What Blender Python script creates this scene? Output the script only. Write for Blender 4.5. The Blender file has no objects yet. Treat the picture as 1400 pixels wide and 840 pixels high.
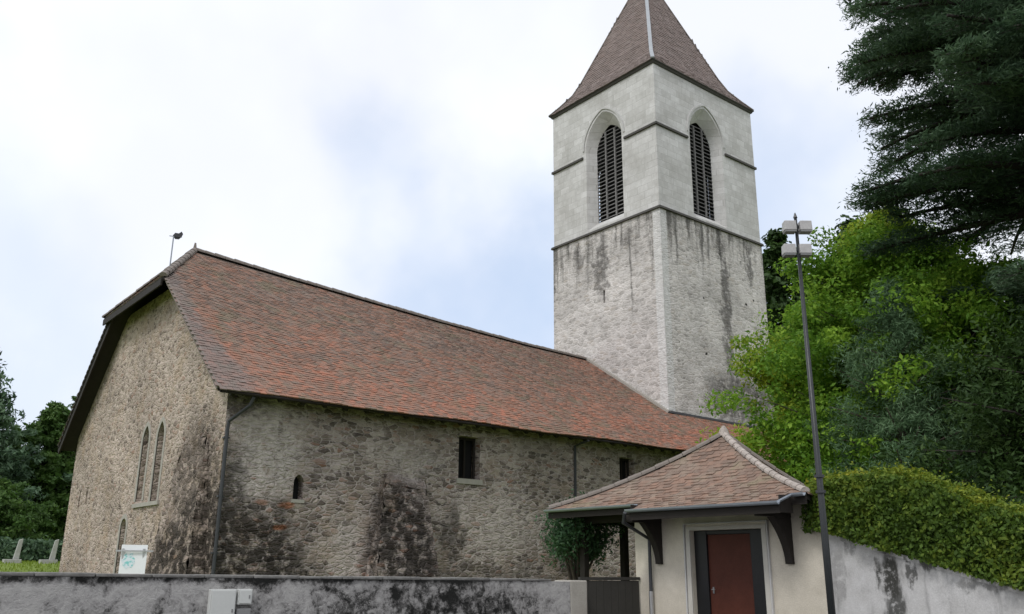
import bpy, math, random
import numpy as np
from mathutils import Vector, Matrix
from mathutils.geometry import tessellate_polygon

random.seed(7)
rng = np.random.default_rng(7)
S = bpy.context.scene
COL = S.collection
R = math.radians

# ------------------------------------------------------------------ camera
cam = bpy.data.cameras.new('camera')
cam.sensor_width = 36; cam.lens = 36 * 1201 / 1400
cam.clip_start = 0.1; cam.clip_end = 3000
camo = bpy.data.objects.new('camera', cam); COL.objects.link(camo)
yaw, pitch, roll = 0.6835, 0.29, 0.0066
f = Vector((math.sin(yaw)*math.cos(pitch), math.cos(yaw)*math.cos(pitch), math.sin(pitch)))
r = Vector((math.cos(yaw), -math.sin(yaw), 0)); u = r.cross(f)
r2 = r*math.cos(roll) + u*math.sin(roll); u2 = -r*math.sin(roll) + u*math.cos(roll)
M = Matrix((r2, u2, -f)).transposed().to_4x4(); M.translation = (0, 0, 1.6)
camo.matrix_world = M
S.camera = camo
S.render.resolution_x = 1024; S.render.resolution_y = 614

# ------------------------------------------------------------------ light
SUN_EL, SUN_AZ = R(50), R(250)          # azimuth clockwise from +Y : light from the left and behind
sd = bpy.data.lights.new('sun', 'SUN'); sd.energy = 1.15; sd.angle = R(14); sd.color = (1.0, .98, .96)
so = bpy.data.objects.new('sun', sd); COL.objects.link(so)
dirv = Vector((math.sin(SUN_AZ)*math.cos(SUN_EL), math.cos(SUN_AZ)*math.cos(SUN_EL), math.sin(SUN_EL)))
so.rotation_euler = dirv.to_track_quat('Z', 'Y').to_euler()
so.location = (-10, -5, 40)
S.view_settings.view_transform = 'Standard'; S.view_settings.look = 'None'
S.view_settings.exposure = 0.35; S.view_settings.gamma = 1


class NT:
    """small node-graph helper"""
    def __init__(s, tree): s.t = tree; s.n = tree.nodes; s.l = tree.links
    def new(s, typ, ins=None, **kw):
        n = s.n.new(typ)
        for k, v in kw.items(): setattr(n, k, v)
        for k, v in (ins or {}).items():
            i = n.inputs[k]
            if hasattr(v, 'is_linked') or isinstance(v, bpy.types.NodeSocket): s.l.new(v, i)
            else: i.default_value = v
        return n
    def m(s, op, a, b=0.0, c=0.0, clamp=False):
        n = s.new('ShaderNodeMath', {0: a, 1: b, 2: c}, operation=op, use_clamp=clamp); return n.outputs[0]
    def vm(s, op, a, b=(0, 0, 0)):
        n = s.new('ShaderNodeVectorMath', {0: a, 1: b}, operation=op)
        return n.outputs['Value'] if op in ('DOT_PRODUCT', 'LENGTH', 'DISTANCE') else n.outputs[0]
    def mix(s, fac, a, b, blend='MIX'):
        n = s.new('ShaderNodeMix', data_type='RGBA', blend_type=blend)
        for i, v in ((0, fac), (6, a), (7, b)):
            if isinstance(v, bpy.types.NodeSocket): s.l.new(v, n.inputs[i])
            else: n.inputs[i].default_value = v if i == 0 else (*v[:3], 1)
        return n.outputs[2]
    def noise(s, vec, scale, detail=3, rough=.55, out=0, dist=0.0):
        return s.new('ShaderNodeTexNoise', {'Vector': vec, 'Scale': scale, 'Detail': detail, 'Roughness': rough, 'Distortion': dist}).outputs[out]
    def step(s, v, a, b, smooth=True):
        return s.new('ShaderNodeMapRange', {0: v, 1: a, 2: b, 3: 0.0, 4: 1.0}, interpolation_type='SMOOTHSTEP' if smooth else 'LINEAR', clamp=True).outputs[0]
    def ramp(s, v, stops):
        n = s.new('ShaderNodeValToRGB', {0: v}); e = n.color_ramp.elements
        while len(e) < len(stops): e.new(.5)
        for i, (p, c) in enumerate(stops): e[i].position = p; e[i].color = (*c[:3], 1)
        return n.outputs[0]
    def scale(s, vec, x, y, z): return s.vm('MULTIPLY', vec, (x, y, z))
    def sep(s, vec): return s.new('ShaderNodeSeparateXYZ', {0: vec}).outputs


# world: overcast sky, Nishita blue showing faintly between white clouds
w = bpy.data.worlds.new('World'); S.world = w; w.use_nodes = True
w.node_tree.nodes.clear(); g = NT(w.node_tree)
sky = g.new('ShaderNodeTexSky', sky_type='NISHITA', sun_disc=False, sun_elevation=SUN_EL, sun_rotation=SUN_AZ, air_density=1.0, dust_density=1.5)
bg1 = g.new('ShaderNodeBackground', {0: sky.outputs[0], 1: 0.12})
d = g.new('ShaderNodeTexCoord').outputs['Generated']
d = g.vm('NORMALIZE', d)
wn = g.noise(d, 2.6, 5, .5, 1)
dd = g.vm('ADD', d, g.vm('MULTIPLY', g.vm('SUBTRACT', wn, (.5, .5, .5)), (.13, .13, .13)))
def lobe(v, a, b):
    v = Vector(v).normalized(); return g.step(g.vm('DOT_PRODUCT', dd, tuple(v)), math.cos(R(a)), math.cos(R(b)))
blue = g.m('MAXIMUM', lobe((.575, .765, .29), 17, 3), g.m('MULTIPLY', lobe((.74, .55, .33), 16, 4), .8))
blue = g.m('MAXIMUM', blue, g.m('MULTIPLY', lobe((.05, .97, .22), 17, 5), .45))
soft = g.noise(d, 4.5, 6, .55)
blue = g.m('MULTIPLY', blue, g.step(soft, .15, .5))
grey = g.m('MULTIPLY', lobe((.47, .67, .55), 16, 3), g.step(g.noise(d, 5.5, 4, .5), .4, .68))
cc = g.mix(g.step(g.noise(d, 3.2, 4), .35, .7), (.80, .82, .88), (.90, .92, .955))
cc = g.mix(g.m('MULTIPLY', grey, .22), cc, (.66, .67, .75))
cc = g.mix(g.m('MULTIPLY', blue, .9), cc, (.50, .61, .80))
bg2 = g.new('ShaderNodeBackground', {0: cc, 1: 0.98})
mx = g.new('ShaderNodeMixShader', {0: g.m('SUBTRACT', .93, g.m('MULTIPLY', blue, .13)), 1: bg1.outputs[0], 2: bg2.outputs[0]})
g.l.new(mx.outputs[0], g.new('ShaderNodeOutputWorld').inputs[0])


# ------------------------------------------------------------------ helpers
def link(o, parent=None):
    COL.objects.link(o)
    if parent: o.parent = parent
    return o
def tag(o, label=None, cat=None, group=None, kind=None):
    for k, v in (('label', label), ('category', cat), ('group', group), ('kind', kind)):
        if v: o[k] = v
    return o
def empty(name, loc, label, cat, group=None):
    o = bpy.data.objects.new(name, None); o.empty_display_size = .2; o.location = loc; link(o)
    return tag(o, label, cat, group)
def origin_of(o):
    p = Vector((0, 0, 0))
    while o is not None: p += o.location; o = o.parent
    return p

class MB:
    def __init__(s): s.v = []; s.f = []; s.a = []
    def add(s, vs, fs, a=None):
        b = len(s.v); s.v += [tuple(p) for p in vs]; s.f += [tuple(b+i for i in q) for q in fs]
        if a is not None: s.a += [a]*len(vs)
        return s
    def box(s, x0, x1, y0, y1, z0, z1):
        return s.add([(x0,y0,z0),(x1,y0,z0),(x1,y1,z0),(x0,y1,z0),(x0,y0,z1),(x1,y0,z1),(x1,y1,z1),(x0,y1,z1)],
                     [(3,2,1,0),(4,5,6,7),(0,1,5,4),(1,2,6,5),(2,3,7,6),(3,0,4,7)])
    def hexa(s, p):
        return s.add(p, [(3,2,1,0),(4,5,6,7),(0,1,5,4),(1,2,6,5),(2,3,7,6),(3,0,4,7)])
    def tube(s, pts, rad, n=8):
        pts = [Vector(p) for p in pts]
        rad = rad if isinstance(rad, (list, tuple)) else [rad]*len(pts)
        vs, fs = [], []; prev = None
        for i, p in enumerate(pts):
            t = (pts[min(i+1, len(pts)-1)] - pts[max(i-1, 0)]).normalized()
            a = prev if prev is not None else Vector((1, 0, 0) if abs(t.x) < .8 else (0, 1, 0))
            a = (a - t*a.dot(t)).normalized(); prev = a; b = t.cross(a)
            for k in range(n):
                th = 2*math.pi*k/n; vs.append(p + (a*math.cos(th) + b*math.sin(th))*rad[i])
        for i in range(len(pts)-1):
            for k in range(n):
                fs.append((i*n+k, i*n+(k+1) % n, (i+1)*n+(k+1) % n, (i+1)*n+k))
        fs.append(tuple(range(n))[::-1]); fs.append(tuple((len(pts)-1)*n+k for k in range(n)))
        return s.add(vs, fs)
    def bar(s, a, b, w, h):
        """rectangular bar from a to b"""
        a, b = Vector(a), Vector(b); t = (b-a).normalized()
        up = Vector((0, 0, 1)) if abs(t.z) < .95 else Vector((0, 1, 0))
        sd_ = t.cross(up).normalized(); up = sd_.cross(t)
        q = [(-w/2, -h/2), (w/2, -h/2), (w/2, h/2), (-w/2, h/2)]
        return s.hexa([a+sd_*i+up*j for i, j in q] + [b+sd_*i+up*j for i, j in q])
    def build(s, name, mat, parent=None, loc=None, smooth=False, bevel=0, label=None):
        o0 = origin_of(parent) if parent else Vector(loc or (0, 0, 0))
        me = bpy.data.meshes.new(name)
        me.from_pydata([(p[0]-o0.x, p[1]-o0.y, p[2]-o0.z) for p in s.v], [], s.f)
        if s.a:
            at = me.attributes.new('rnd', 'FLOAT', 'POINT'); at.data.foreach_set('value', s.a)
        me.materials.append(mat); me.update()
        if smooth: me.polygons.foreach_set('use_smooth', [True]*len(me.polygons))
        o = bpy.data.objects.new(name, me)
        if not parent: o.location = o0
        link(o, parent)
        if bevel:
            b = o.modifiers.new('bevel', 'BEVEL'); b.width = bevel; b.segments = 2; b.limit_method = 'ANGLE'
        if label: o['label'] = label
        return o

def bsdf(name, disp=None):
    m = bpy.data.materials.new(name); m.use_nodes = True
    return m, NT(m.node_tree), m.node_tree.nodes['Principled BSDF']
def setc(g, b, col, rough=.9, bump=None, strength=.5, dist=.02, spec=.3):
    for k, v in (('Base Color', col), ('Roughness', rough)):
        if isinstance(v, bpy.types.NodeSocket): g.l.new(v, b.inputs[k])
        else: b.inputs[k].default_value = (*v[:3], 1) if k == 'Base Color' else v
    b.inputs['Specular IOR Level'].default_value = spec
    if bump is not None:
        n = g.new('ShaderNodeBump', {'Height': bump, 'Strength': strength, 'Distance': dist})
        g.l.new(n.outputs[0], b.inputs['Normal'])
def plain(name, col, rough=.6, var=.15, sc=6, bump=.2, spec=.3, metal=0):
    m, g, b = bsdf(name)
    p = g.new('ShaderNodeNewGeometry').outputs['Position']
    n = g.noise(p, sc, 5, .6); n2 = g.noise(p, sc*7, 3)
    v = g.m('ADD', g.m('MULTIPLY', n, 2*var), g.m('MULTIPLY', n2, var))
    v = g.m('ADD', v, 1-1.5*var)
    c = g.vm('SCALE', tuple(col)); g.l.new(v, c.node.inputs['Scale'])
    setc(g, b, c, rough, n2, bump, .01, spec); b.inputs['Metallic'].default_value = metal
    return m
def blobs(g, pos, lst):
    """soft ellipsoid masks (stains and painted eave shade with a place of their own)"""
    out = None
    for (c, rad, k) in lst:
        q = g.vm('MULTIPLY', g.vm('SUBTRACT', pos, c), tuple(1/x for x in rad))
        v = g.m('MULTIPLY', g.step(g.vm('LENGTH', q), 1.25, .55), k)
        out = v if out is None else g.m('MAXIMUM', out, v)
    return out

def stone(name, stones, mortar, scale=(4, 4, 7), mw=.06, dark=None, light=None, red=None, streak=None, bump=.9, quoin=None, patch=.5, holes=0, warm=None, mfac=1.0, gapk=.85):
    m, g, b = bsdf(name)
    pos = g.new('ShaderNodeNewGeometry').outputs['Position']
    wv = g.vm('SUBTRACT', g.noise(pos, 2.2, 3, .5, 1), (.5, .5, .5))
    wp = g.vm('ADD', pos, g.vm('MULTIPLY', wv, (.24, .24, .12)))
    wv2 = g.vm('SUBTRACT', g.noise(pos, 11, 2, .5, 1), (.5, .5, .5))
    wp = g.vm('ADD', wp, g.vm('MULTIPLY', wv2, (.10, .10, .045)))
    vp = g.scale(wp, *scale)
    v1 = g.new('ShaderNodeTexVoronoi', {'Vector': vp, 'Scale': 1.0, 'Randomness': .85})
    v2 = g.new('ShaderNodeTexVoronoi', {'Vector': vp, 'Scale': 1.0, 'Randomness': .85}, feature='DISTANCE_TO_EDGE')
    rnd = g.sep(v1.outputs['Color'])
    col = g.ramp(rnd[0], stones)
    fine = g.noise(pos, 34, 4, .65); mid = g.noise(pos, 6.5, 4, .6); big = g.noise(pos, .55, 4, .55)
    col = g.mix(.75, col, g.ramp(fine, [(.2, (.55,)*3), (.8, (1.25,)*3)]), 'MULTIPLY')
    mid2 = g.noise(pos, 9, 4, .65)
    ew = g.m('ADD', v2.outputs[0], g.m('MULTIPLY', g.m('SUBTRACT', mid2, .5), mw*2.6))
    edge = g.m('MULTIPLY', g.m('SUBTRACT', 1.0, g.step(ew, mw*.3, mw*1.7)), .9)
    # mortar smeared over part of the stones
    smear = g.step(g.noise(pos, 2.6, 6, .68), .44, .62)
    mm = g.m('MULTIPLY', g.m('MAXIMUM', edge, g.m('MULTIPLY', smear, patch)), mfac)
    mc = g.mix(.8, mortar, g.ramp(mid, [(.25, (.66,)*3), (.75, (1.2,)*3)]), 'MULTIPLY')
    col = g.mix(mm, col, mc)
    # dark joint gaps: short lying dashes
    gn = g.noise(g.scale(wp, 5.5, 5.5, 13), 1.0, 4, .7)
    gap = g.m('MULTIPLY', g.step(gn, .60, .70), g.m('ADD', .25, g.m('MULTIPLY', edge, .9)))
    col = g.mix(g.m('MULTIPLY', gap, gapk), col, (.05, .042, .034))
    # broad tonal drift
    col = g.mix(.8, col, g.ramp(big, [(.3, (.72, .70, .71)), (.7, (1.20, 1.17, 1.19))]), 'MULTIPLY')
    if warm:
        col = g.mix(g.m('MULTIPLY', g.step(g.noise(pos, 1.3, 5, .6), .5, .68), .6), col, g.mix(.5, warm, col), 'MIX')
    if streak:
        zt, zl, k = streak
        z = g.sep(pos)[2]
        st = g.noise(g.scale(wp, 2.6, 2.6, .14), 1.0, 5, .62)
        st2 = g.noise(g.scale(pos, 6, 6, .8), 1.0, 3, .6)
        fall = g.step(z, zt-zl, zt)
        s_ = g.step(g.m('ADD', g.m('ADD', st, g.m('MULTIPLY', fall, .20)), g.m('MULTIPLY', st2, .22)), .76, .98)
        s_ = g.m('MULTIPLY', s_, g.m('SUBTRACT', 1.0, g.step(z, zt, zt+.1)))
        col = g.mix(g.m('MULTIPLY', s_, k), col, (.055, .055, .048))
    if holes:
        hv = g.new('ShaderNodeTexVoronoi', {'Vector': g.scale(wp, 1.6, 1.6, 2.3), 'Scale': 1.0})
        hm = g.m('MULTIPLY', g.m('SUBTRACT', 1.0, g.step(hv.outputs['Distance'], .10, .17)), g.step(g.sep(hv.outputs['Color'])[0], 1-holes, 1-holes+.02))
        col = g.mix(hm, col, (.03, .028, .025))
    nb = g.vm('ADD', wp, g.vm('MULTIPLY', g.vm('SUBTRACT', g.noise(pos, 1.4, 5, .65, 1), (.5, .5, .5)), (1.6, 1.6, 1.6)))
    if light:
        lm = g.m('MULTIPLY', blobs(g, nb, light), g.step(mid, .25, .55))
        col = g.mix(lm, col, mc)
    if red:
        col = g.mix(g.m('MULTIPLY', blobs(g, wp, red), .85), col, (.38, .14, .06))
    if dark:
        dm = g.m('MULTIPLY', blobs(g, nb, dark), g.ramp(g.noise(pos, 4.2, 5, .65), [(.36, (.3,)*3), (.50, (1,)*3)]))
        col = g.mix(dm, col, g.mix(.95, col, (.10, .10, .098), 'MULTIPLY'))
    if quoin:
        q = None
        xyz = g.sep(pos)
        for (x, y, wd) in quoin:
            a = g.m('MAXIMUM', g.m('ABSOLUTE', g.m('SUBTRACT', xyz[0], x)), g.m('ABSOLUTE', g.m('SUBTRACT', xyz[1], y)))
            s_ = g.m('LESS_THAN', g.m('ADD', a, g.m('MULTIPLY', g.m('SUBTRACT', mid, .5), .18)), wd); q = s_ if q is None else g.m('MAXIMUM', q, s_)
        joint = g.m('MULTIPLY', g.step(g.m('ABSOLUTE', g.m('SUBTRACT', g.m('FRACT', g.m('MULTIPLY', xyz[2], 2.2)), .5)), .46, .49), mid)
        qc = g.mix(.6, (.68, .675, .66), g.ramp(mid, [(.25, (.75,)*3), (.75, (1.15,)*3)]), 'MULTIPLY')
        qc = g.mix(g.m('MULTIPLY', joint, .5), qc, (.2, .19, .17))
        col = g.mix(g.m('MULTIPLY', q, .8), col, qc)
    h = g.m('ADD', g.m('MULTIPLY', g.step(ew, 0.0, mw*3.5), .6), g.m('MULTIPLY', fine, .45))
    h = g.m('ADD', h, g.m('MULTIPLY', rnd[2], .4))
    h = g.m('ADD', g.m('MULTIPLY', h, g.m('SUBTRACT', 1.0, g.m('MULTIPLY', smear, patch*.8))), g.m('MULTIPLY', mid2, .7))
    h = g.m('SUBTRACT', h, g.m('MULTIPLY', gap, .5))
    setc(g, b, col, .93, h, bump, .05, .15)
    return m

def plaster(name, col, dirt=.25, dirtcol=(.12, .115, .10), course=None, streaks=.4, extra=None, ex_k=.8, ex_col=(.03, .03, .025), wet=None):
    m, g, b = bsdf(name)
    pos = g.new('ShaderNodeNewGeometry').outputs['Position']
    big = g.noise(pos, .7, 5, .6); mid = g.noise(pos, 4, 5, .62); fine = g.noise(pos, 45, 3, .6)
    c = g.mix(.8, col, g.ramp(big, [(.3, (.82, .81, .79)), (.7, (1.1, 1.1, 1.1))]), 'MULTIPLY')
    c = g.mix(.6, c, g.ramp(mid, [(.3, (.8, .79, .77)), (.7, (1.1, 1.1, 1.1))]), 'MULTIPLY')
    c = g.mix(.3, c, g.ramp(fine, [(.3, (.7,)*3), (.7, (1.2,)*3)]), 'MULTIPLY')
    st = g.noise(g.scale(g.vm('ADD', pos, g.vm('MULTIPLY', g.noise(pos, 3, 2, .5, 1), (.1, .1, 0))), 5, 5, .5), 1.0, 5, .65)
    c = g.mix(g.m('MULTIPLY', g.step(st, .52, .78), streaks), c, dirtcol)
    c = g.mix(g.m('MULTIPLY', g.step(g.noise(pos, 2.3, 6, .7), .5, .72), dirt), c, dirtcol)
    h = g.m('ADD', g.m('MULTIPLY', mid, .6), g.m('MULTIPLY', fine, .4))
    if course:
        z = g.sep(pos)[2]; x = g.m('ADD', g.sep(pos)[0], g.sep(pos)[1])
        zz = g.m('MULTIPLY', g.m('ADD', z, g.m('MULTIPLY', g.noise(pos, 3, 2), .05)), 1/course)
        row = g.m('FLOOR', zz)
        xx = g.m('ADD', g.m('MULTIPLY', x, 1/(course*1.9)), g.m('MULTIPLY', row, .37))
        jz = g.step(g.m('ABSOLUTE', g.m('SUBTRACT', g.m('FRACT', zz), .5)), .45, .49)
        jx = g.step(g.m('ABSOLUTE', g.m('SUBTRACT', g.m('FRACT', xx), .5)), .47, .495)
        j = g.m('MAXIMUM', jz, jx)
        bid = g.new('ShaderNodeTexWhiteNoise', {'Vector': g.new('ShaderNodeCombineXYZ', {0: g.m('FLOOR', xx), 1: row}).outputs[0]}).outputs['Value']
        c = g.mix(.55, c, g.ramp(bid, [(0, (.80, .79, .76)), (1, (1.12, 1.11, 1.1))]), 'MULTIPLY')
        c = g.mix(g.m('MULTIPLY', g.m('MULTIPLY', j, g.step(mid, .35, .6)), .40), c, (.18, .17, .15))
        h = g.m('SUBTRACT', h, g.m('MULTIPLY', j, .5))
    if extra:
        nb = g.vm('ADD', pos, g.vm('MULTIPLY', g.vm('SUBTRACT', g.noise(g.scale(pos, 1, 1, .35), 6, 5, .65, 1), (.5, .5, .5)), (.5, .5, .5)))
        e = g.m('MULTIPLY', blobs(g, nb, extra), g.step(g.noise(pos, 9, 5, .7), .32, .5))
        c = g.mix(g.m('MULTIPLY', e, ex_k), c, ex_col)
    setc(g, b, c, .92, h, .5, .02, .15)
    return m

def tile_mat(name, stops, lichen=(.20, .19, .15), lk=.5, moss=None, verge=False, red_low=None):
    m, g, b = bsdf(name)
    pos = g.new('ShaderNodeNewGeometry').outputs['Position']
    rnd = g.new('ShaderNodeAttribute', attribute_name='rnd').outputs['Fac']
    big = g.noise(pos, .45, 4, .6); mid = g.noise(pos, 2.2, 5, .65); fine = g.noise(pos, 40, 3, .6)
    v = g.m('ADD', g.m('MULTIPLY', rnd, .45), g.m('MULTIPLY', big, .55))
    if red_low:
        z = g.sep(pos)[2]; v = g.m('ADD', v, g.m('MULTIPLY', g.m('SUBTRACT', 1.0, g.step(g.m('ADD', z, g.m('MULTIPLY', g.m('SUBTRACT', mid, .5), 3.0)), red_low[0], red_low[1])), .21))
        v = g.m('ADD', v, g.m('MULTIPLY', g.step(g.sep(pos)[0], 20.0, 27.0), .10))
    c = g.ramp(v, stops)
    c = g.mix(g.m('MULTIPLY', g.step(mid, .42, .66), lk), c, lichen)
    spots = g.step(g.noise(pos, 17, 4, .7), .58, .68)
    c = g.mix(g.m('MULTIPLY', spots, .35), c, (.30, .28, .24))
    if moss: c = g.mix(g.m('MULTIPLY', g.step(g.noise(pos, 1.1, 5, .65), .52, .68), moss[1]), c, moss[0])
    if verge:
        x, y, z = g.sep(pos)
        wdt = g.m('ADD', 7.92, g.m('MULTIPLY', g.step(z, 8.2, 5.9), .55))
        wdt = g.m('ADD', wdt, g.m('MULTIPLY', g.m('SUBTRACT', mid, .5), .9))
        c = g.mix(g.m('MULTIPLY', g.step(g.m('SUBTRACT', x, wdt), .35, -.15), .6), c, (.20, .178, .17))
    c = g.mix(.4, c, g.ramp(fine, [(.3, (.6,)*3), (.7, (1.3,)*3)]), 'MULTIPLY')
    setc(g, b, c, .88, fine, .4, .01, .2)
    return m

def foliage(name, cols, trans=.35, tip=None):
    m = bpy.data.materials.new(name); m.use_nodes = True
    g = NT(m.node_tree); g.n.clear()
    rnd = g.new('ShaderNodeAttribute', attribute_name='rnd').outputs['Fac']
    pos = g.new('ShaderNodeNewGeometry').outputs['Position']
    v = g.m('ADD', g.m('MULTIPLY', rnd, .6), g.m('MULTIPLY', g.noise(pos, .8, 3), .4))
    c = g.ramp(v, cols)
    if tip:
        t = g.m('MULTIPLY', blobs(g, g.vm('ADD', pos, g.vm('MULTIPLY', g.vm('SUBTRACT', g.noise(pos, 1.2, 3, .5, 1), (.5, .5, .5)), (3, 3, 3))), tip[1]), g.step(rnd, .3, .6))
        c = g.mix(t, c, tip[0])
    df = g.new('ShaderNodeBsdfPrincipled', {'Base Color': c, 'Roughness': .6, 'Specular IOR Level': .25})
    tr = g.new('ShaderNodeBsdfTranslucent', {0: c})
    mx = g.new('ShaderNodeMixShader', {0: trans, 1: df.outputs[0], 2: tr.outputs[0]})
    g.l.new(mx.outputs[0], g.new('ShaderNodeOutputMaterial').inputs[0])
    return m

# ------------------------------------------------------------------ materials
G1 = [(.0, (.19, .155, .13)), (.3, (.35, .285, .235)), (.6, (.48, .395, .33)), (.85, (.58, .495, .43)), (1, (.33, .225, .17))]
G2 = [(.0, (.12, .10, .09)), (.3, (.26, .215, .185)), (.6, (.385, .325, .285)), (.85, (.54, .475, .43)), (1, (.30, .175, .125))]
M_gable = stone('gable_rubble', G1, (.57, .49, .415), (4.8, 4.8, 9), .07, patch=.4,
    dark=[((8.1, 21.4, 1.8), (1.5, 2.6, 2.6), 1.0), ((8.0, 22.6, 4.0), (1, 1.7, 1.6), .75), ((7.8, 22.8, 1.6), (1, 1.9, 1.5), 1.0), ((8.1, 30, 10), (1, 3.4, .5), .4)], warm=(.42, .30, .18))
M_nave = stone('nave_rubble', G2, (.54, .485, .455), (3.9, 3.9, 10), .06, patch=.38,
    dark=[((8.9, 21, 1.8), (1.9, 1.3, 1.5), 1.0), ((8.3, 21, 3.3), (.8, 1.2, 1.3), .85), ((8.4, 21, 5.7), (.9, 1, .5), .7), ((10.2, 21, 1.3), (1.0, 1, .6), .9), ((13.2, 20.3, 2.2), (1.25, 1.5, 2.0), 1.0), ((15.0, 21, 2.6), (.45, 1, .9), .75), ((12.5, 21, 5.9), (9, 1, .35), .45), ((17, 21, 1.4), (3, 1, .4), .5), ((19, 21, 2.2), (.5, 1, 1.0), .5)],  # dark: wall stains, plus eave shade painted as a long band at the top
    light=[((9.2, 21, 4.5), (1.1, 1, 1.4), .95), ((13.3, 21, 4.5), (1.4, 1, .5), .6), ((11.6, 21, 1.9), (.45, 1, .9), .5), ((16.5, 21, 3.0), (1.8, 1, 1.0), .45)],
    red=[((9.85, 21, 3.1), (.22, .6, .09), .8), ((9.75, 21, 2.55), (.2, .6, .08), 1), ((9.2, 21, 3.15), (.2, .6, .08), .6)], warm=(.32, .22, .13))
M_butt = stone('buttress_rubble', [(0, (.05, .05, .046)), (.5, (.10, .097, .09)), (.9, (.17, .165, .15)), (1, (.30, .28, .25))], (.15, .145, .13), (3.8, 3.8, 9), .06, patch=.45)
M_butt2 = stone('grey_buttress_rubble', [(0, (.11, .108, .10)), (.5, (.19, .18, .165)), (.9, (.29, .275, .25)), (1, (.40, .38, .34))], (.27, .26, .235), (3.8, 3.8, 8.5), .06, patch=.55)
M_tlow = stone('tower_rubble', [(0, (.40, .385, .355)), (.4, (.57, .55, .51)), (.8, (.68, .66, .62)), (1, (.50, .465, .41))], (.68, .665, .63), (3.0, 3.0, 8.0), .05, patch=.75, gapk=.9,
    streak=(16.75, 5.5, .8), quoin=[(27.33, 23.42, .42)], holes=.10, bump=.5, dark=[((32.5, 23.4, 8.9), (3, 1, 1.3), .8), ((31.6, 23.4, 13), (.35, 1, 4), .75), ((33.6, 23.4, 15.5), (.3, 1, 1.2), .7), ((27.3, 27.0, 14.9), (1, .4, 1.5), .7), ((27.3, 28.6, 15.8), (1, .35, .8), .6), ((27.3, 25.4, 15.9), (1, .5, .6), .5)])
M_tup = plaster('tower_ashlar', (.61, .61, .605), .10, (.28, .275, .265), course=.33, streaks=.22)
M_trim = plain('pale_stone_trim', (.50, .495, .48), .9, .2, 5)
M_string = plain('weathered_string_stone', (.075, .072, .066), .9, .3, 5)
M_quoin = plain('lime_sill', (.36, .34, .305), .9, .2, 7)
NAVE_T = [(0, (.10, .078, .066)), (.32, (.165, .12, .098)), (.55, (.235, .145, .108)), (.78, (.31, .16, .11)), (1, (.41, .17, .11))]
M_roof = tile_mat('nave_clay_tiles', NAVE_T, (.23, .195, .165), .5, ((.17, .15, .095), .55), True, (6.0, 9.6))
M_roof2 = tile_mat('porch_clay_tiles', [(0, (.13, .093, .075)), (.4, (.20, .14, .11)), (.75, (.27, .17, .125)), (1, (.36, .26, .20))], (.27, .22, .175), .7, ((.21, .175, .10), .55))
M_spire = tile_mat('spire_clay_tiles', [(0, (.14, .115, .105)), (.4, (.185, .148, .135)), (.75, (.22, .172, .155)), (1, (.26, .19, .165))], (.27, .225, .21), .6)
M_ridge = plain('ridge_mortar_tiles', (.20, .175, .155), .9, .35, 4)
M_ridgew = plain('limed_hip_tiles', (.38, .335, .30), .9, .7, 7)
M_wood = plain('dark_stained_timber', (.022, .018, .015), .75, .3, 9)
M_soff = plain('dark_eaves_boards', (.03, .026, .022), .85, .3, 6)
M_lead = plain('lead_flashing', (.36, .38, .40), .5, .2, 4, metal=.3)
M_gut = plain('dark_zinc_gutter', (.045, .047, .052), .45, .2, 8)
M_gutlip = plain('pale_zinc_lip', (.30, .33, .37), .4, .15, 5, metal=.4)
M_dark = plain('dark_interior', (.012, .012, .012), .9, .1)
M_louv = plain('weathered_louvre_board', (.19, .185, .18), .8, .4, 7)
M_glass = plain('leaded_glass', (.15, .15, .14), .3, .12, 3, bump=.05, spec=.5)
M_cream = plaster('cream_render', (.60, .555, .47), .07, (.30, .27, .22), streaks=.10)
M_creamtrim = plain('pale_door_surround', (.50, .48, .43), .85, .1, 6)
M_door = plain('red_brown_door_paint', (.078, .024, .015), .6, .3, 3, spec=.2)
M_black = plain('black_paint', (.012, .012, .013), .4, .2)
M_steel = plain('steel', (.5, .5, .5), .35, .1, metal=.9)
M_fwall, g, b_ = bsdf('weathered_wall_render')
_p = g.new('ShaderNodeNewGeometry').outputs['Position']
_w = g.vm('ADD', _p, g.vm('MULTIPLY', g.vm('SUBTRACT', g.noise(_p, 4, 4, .6, 1), (.5, .5, .5)), (.5, .5, .5)))
_a = g.noise(_w, 3.4, 7, .72); _b = g.noise(_p, 13, 5, .68); _c = g.noise(_p, .8, 4, .55)
_v = g.m('ADD', g.m('ADD', g.m('MULTIPLY', _a, .62), g.m('MULTIPLY', _b, .25)), g.m('MULTIPLY', _c, .35))
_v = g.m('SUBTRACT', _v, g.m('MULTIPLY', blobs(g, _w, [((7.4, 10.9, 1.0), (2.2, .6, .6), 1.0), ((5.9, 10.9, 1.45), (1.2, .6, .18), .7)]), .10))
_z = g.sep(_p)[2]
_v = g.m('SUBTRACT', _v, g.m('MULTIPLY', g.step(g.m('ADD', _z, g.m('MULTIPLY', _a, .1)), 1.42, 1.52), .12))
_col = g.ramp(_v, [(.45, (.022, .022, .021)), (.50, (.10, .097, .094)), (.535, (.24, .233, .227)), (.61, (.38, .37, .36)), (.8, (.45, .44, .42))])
setc(g, b_, _col, .95, g.m('ADD', _a, g.m('MULTIPLY', _b, .6)), .8, .04, .1)
M_cope = plain('lichen_coping', (.20, .195, .185), .95, .8, 3.2, bump=.8)
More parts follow.
